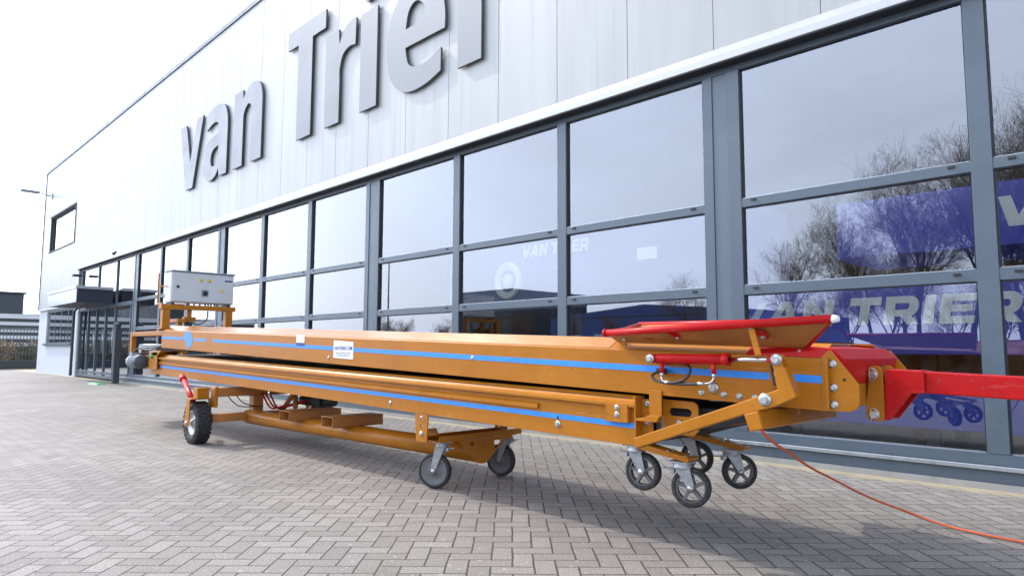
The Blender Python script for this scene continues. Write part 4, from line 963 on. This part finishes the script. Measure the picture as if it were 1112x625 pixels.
# ------------------------------------------------------------------ bare trees
def tree_mesh(seed,height,spread=1.0,levels=6,base=.2):
    rr=random.Random(seed); tr=MB(); tw=MB()
    cen=Vector((0,0,height*(base+.42))); R2=(height*.40*spread,height*.50)
    def inside(p): 
        q=p-cen; return (q.x*q.x+q.y*q.y)/R2[0]**2+q.z*q.z/R2[1]**2
    kids=(7,7,6,6,5)
    def branch(p,d,l,r,lv):
        pts=[p]; ns=3 if lv<3 else 2
        for _ in range(ns):
            d=(d+Vector((rr.gauss(0,1),rr.gauss(0,1),rr.gauss(0,1)))*.13+Vector((0,0,.10))).normalized()
            pts.append(pts[-1]+d*l/ns)
        rad=[max(r*(1-.62*k/ns),.0035) for k in range(ns+1)]
        (tr if lv<2 else tw).tube(pts,r,6 if lv<2 else 3,0,False,rad)
        if lv>=levels: return
        n_=kids[min(lv,4)]
        for q in range(n_):
            t=rr.uniform(.45,1) if lv==0 else rr.uniform(.25,1); k=min(int(t*ns),ns-1); pp=pts[k].lerp(pts[k+1],t*ns-k)
            if lv>0 and inside(pp)>rr.uniform(.75,1.15): continue
            a=rr.uniform(0,6.283); side=d.orthogonal().normalized(); side.rotate(Matrix.Rotation(a,3,d))
            dd=(d*rr.uniform(.5,1.0)+side*rr.uniform(.5,.95)+Vector((0,0,.15))).normalized()
            branch(pp,dd,l*rr.uniform(.48,.72)*(1.1 if lv==0 else 1),rad[k]*.58,lv+1)
    branch(Vector((0,0,0)),Vector((rr.uniform(-.04,.04),rr.uniform(-.04,.04),1)),height*(base+.35),height*.014,0)
    return tr,tw
trees=[]
def maketree(seed,h,spread,levels,base=.2):
    tr,tw=tree_mesh(seed,h,spread,levels,base)
    o=tr.build('bare_tree',BARK); o['category']='tree'; c=tw.build('crown',TWIG,o); print('TREE',seed,max(v.co.z for v in c.data.vertices),len(c.data.vertices)); return o,c
protos=[maketree(5,12,1.0,5,.16),maketree(11,12,.95,5,.14),maketree(23,6.5,.8,4,.12),maketree(31,5.5,1.15,4,.05)]
def put_tree(k,x,y,s,rot,label,first={}):
    o,c=protos[k]
    if k in first:
        o2=o.copy(); COL.objects.link(o2); c2=c.copy(); COL.objects.link(c2); c2.parent=o2; o,c=o2,c2
    first[k]=1
    o.location=(x,y,0); o.rotation_euler=(0,0,rot); o.scale=(s,s,s); o['label']=label; o['group']='bare trees across the road'
    return o
YT=-25
for i in range(15): put_tree(3,-13.5+i*1.45,-21-(i*7%3)*.8,.95+.12*(i%4),i*2.1,'low dense leafless thicket tree mirrored low in the right hand windows')
lab='leafless brown tree mirrored in the right hand windows'
for i,(x,s) in enumerate(((-12.3,.78),(-10.4,.98),(-8.2,1.08),(-5.6,1.12),(-2.8,1.15),(.5,1.15),(4,1.1))):
    put_tree(i%2,x,YT-(i*37%5)*.7,s,i*1.3,lab if i else 'shortest tree at the left end of the tall leafless row mirrored at right')
put_tree(2,-16.3,-25,1.22,.5,'small leafless bush like tree mirrored in the third window from the right')
put_tree(2,-22.8,-25,.92,2.2,'thin leafless tree mirrored beside the wide middle post')
for i,x in enumerate((-38,-46,-57,-63,-75,-84)):
    put_tree(i%2,x,-38-(i%3)*3  ,.40+.06*(i%3),i,'distant leafless tree mirrored low in the left windows')
for i,(x,y,s) in enumerate(((-105,22,.5),(-110,17,.55),(-112,28,.5))):
    put_tree(i%2,x,y,s,i*2,'faint leafless tree on the skyline behind the striped warehouse')
# buildings across the yard, seen mirrored
BW=thing('blue_warehouse','long low blue warehouse mirrored in the windows above the conveyor','building',(-50,-60,0))
w=MB(); w.box(-66,-34,-85,-60,0,5.6); w.prism([(-66,5.601),(-34,5.601),(-50,6.9)],-85,-60); w.build('wall',BLUEB,BW)
w=MB()
for i in range(6): w.box(-63+i*5,-60.5+i*5,-59.99,-59.9,0,3.2)
w.build('loading_door',STRW,BW)
w=MB(); w.box(-66.1,-33.9,-60.08,-59.98,5.3,5.5); w.build('gutter',DARKBLD,BW)
OB=thing('office_block','dark office block with pale sign mirrored left of the blue warehouse','building',(-80,-60,0))
w=MB(); w.box(-86,-74,-78,-60,0,10.4); w.build('wall',DARKBLD,OB)
w=MB()
for j in range(2):
    for i in range(5): w.box(-85+i*2.2,-83.4+i*2.2,-59.99,-59.93,1+j*3.2,2.6+j*3.2)
w.build('window_band',WGLASS,OB)
w=MB(); w.box(-84.5,-78,-59.99,-59.9,7.4,8.4); w.build('sign_board',NAVY,OB)
DB=thing('side_hall','long dark hall mirrored in the far left windows','building',(-150,-30,0))
w=MB(); w.box(-190,-128,-31,-28,0,9.0); w.build('wall',DARKBLD,DB)
w=MB()
for z in (1.5,2.5,3.5,4.5): w.box(-189,-128.5,-27.99,-27.9,z,z+.45)
w.build('cladding_stripes',STRW,DB)
# parked van across the yard
V=thing('parked_van','white van parked across the yard, mirrored in the glass','van',(-40,-30,0))
w=MB(); w.prism([(-42.4,.45),(-37.2,.45),(-37.1,1.1),(-37.9,1.35),(-38.8,2.15),(-42.4,2.2)],-31,-29.1); bd=w.build('body',VANW,V,bevel=.06)
w=MB(); w.prism([(-38.95,1.4),(-38.1,1.4),(-38.85,2.0),(-39.0,2.0)],-29.098,-29.08); w.prism([(-40.1,1.4),(-39.1,1.4),(-39.1,2.0),(-40.1,2.0)],-29.098,-29.08); w.build('side_window',WGLASS,bd)
for xx in (-41.5,-38.1):
    for yy in (-29.25,-30.85):
        w=MB(); w.lathe((xx,yy,.34),(0,1,0),[(-.1,.001),(-.1,.2),(-.1,.33),(.1,.33),(.1,.2),(.1,.001)],24); w.build('wheel',RUBBER,V)
S=thing('street_lamp','tall street lamp mirrored in the window beside the second wide post','street lamp',(-55.5,-25,0))
w=MB(); w.tube([(-55.5,-25,0),(-55.5,-25,9.9)],.1,10,0,True,[.11,.06]); w.build('pole',MOTOR,S)
w=MB(); w.box(-55.6,-54.2,-25.12,-24.88,9.9,10.05); w.build('lamp_head',MOTOR,S)

# ------------------------------------------------------------------ world, sun, camera
SUN_EL,SUN_AZ=R(40),R(SUNAZ) if False else R(191)   # azimuth measured from +X
sd=Vector((math.cos(SUN_AZ)*math.cos(SUN_EL),math.sin(SUN_AZ)*math.cos(SUN_EL),math.sin(SUN_EL)))
W=bpy.data.worlds.new('World'); sc.world=W; W.use_nodes=True; nt=W.node_tree
bg=nt.nodes['Background']; sky=nt.nodes.new('ShaderNodeTexSky'); sky.sky_type='NISHITA'; sky.sun_disc=False
sky.sun_elevation=SUN_EL; sky.sun_rotation=math.atan2(sd.x,sd.y)%(2*math.pi); sky.air_density=1.0; sky.dust_density=3.5; sky.ozone_density=1.0
tcw=nt.nodes.new('ShaderNodeTexCoord'); mpw=nt.nodes.new('ShaderNodeMapping'); mpw.inputs['Scale'].default_value=(1,1,2.6); nt.links.new(tcw.outputs['Generated'],mpw.inputs[0])
cn=nt.nodes.new('ShaderNodeTexNoise'); cn.inputs['Scale'].default_value=1.6; cn.inputs['Detail'].default_value=7; cn.inputs['Roughness'].default_value=.55; cn.inputs['Distortion'].default_value=.6; nt.links.new(mpw.outputs[0],cn.inputs['Vector'])
cr=nt.nodes.new('ShaderNodeMapRange'); cr.inputs[1].default_value=.35; cr.inputs[2].default_value=.7; cr.inputs[3].default_value=.55; cr.inputs[4].default_value=.80; nt.links.new(cn.outputs['Fac'],cr.inputs[0])
cm_=nt.nodes.new('ShaderNodeMix'); cm_.data_type='RGBA'; cm_.inputs['B'].default_value=(11.9,13.5,16.6,1); sz=nt.nodes.new('ShaderNodeSeparateXYZ'); nt.links.new(tcw.outputs['Generated'],sz.inputs[0])
hz=nt.nodes.new('ShaderNodeMapRange'); hz.inputs[1].default_value=.45; hz.inputs[2].default_value=.85; hz.inputs[3].default_value=1.3; hz.inputs[4].default_value=.25; nt.links.new(sz.outputs['Z'],hz.inputs[0])
mu=nt.nodes.new('ShaderNodeMath'); mu.operation='MULTIPLY'; mu.use_clamp=True; nt.links.new(cr.outputs[0],mu.inputs[0]); nt.links.new(hz.outputs[0],mu.inputs[1]); nt.links.new(mu.outputs[0],cm_.inputs[0]); nt.links.new(sky.outputs[0],cm_.inputs['A'])
vd=nt.nodes.new('ShaderNodeVectorMath'); vd.operation='DOT_PRODUCT'; nt.links.new(tcw.outputs['Generated'],vd.inputs[0]); vd.inputs[1].default_value=tuple(sd)
gm_=nt.nodes.new('ShaderNodeMapRange'); gm_.inputs[1].default_value=-.1; gm_.inputs[2].default_value=1; gm_.inputs[3].default_value=1; gm_.inputs[4].default_value=2.3; nt.links.new(vd.outputs['Value'],gm_.inputs[0])
vs_=nt.nodes.new('ShaderNodeVectorMath'); vs_.operation='SCALE'; nt.links.new(cm_.outputs['Result'],vs_.inputs[0]); nt.links.new(gm_.outputs[0],vs_.inputs['Scale'])
nt.links.new(vs_.outputs[0],bg.inputs[0]); bg.inputs[1].default_value=.15
ld=bpy.data.lights.new('sun','SUN'); ld.energy=2.9; ld.angle=R(.5); ld.color=(1,.955,.89)
lo=bpy.data.objects.new('sun',ld); COL.objects.link(lo); lo.rotation_euler=sd.to_track_quat('Z','Y').to_euler(); lo.location=(0,0,30)
cd=bpy.data.cameras.new('camera'); cam=bpy.data.objects.new('camera',cd); COL.objects.link(cam); sc.camera=cam
cd.sensor_width=36; cd.lens=741.81/1112*36; cd.clip_end=2000; cd.clip_start=.05
cam.location=(0,0,1.05)
yawc=R(90)-R(44.5568)
# camera looks along (-sin,cos) of yawc, pitched up, slight roll
Mx=Matrix.Rotation(yawc,4,'Z')@Matrix.Rotation(R(90+5.17877),4,'X')@Matrix.Rotation(R(ROLL),4,'Z') if False else Matrix.Rotation(yawc,4,'Z')@Matrix.Rotation(R(90+5.17877),4,'X')@Matrix.Rotation(R(.2186),4,'Z')
cam.rotation_euler=Mx.to_euler()
sc.view_settings.view_transform='Standard'; sc.view_settings.look='None'; sc.view_settings.exposure=-.08; sc.view_settings.gamma=1
sc.render.engine='CYCLES'
sc.cycles.max_bounces=8; sc.cycles.transparent_max_bounces=12; sc.cycles.glossy_bounces=4
for o in bpy.data.objects:
    if '_org' in o: del o['_org']
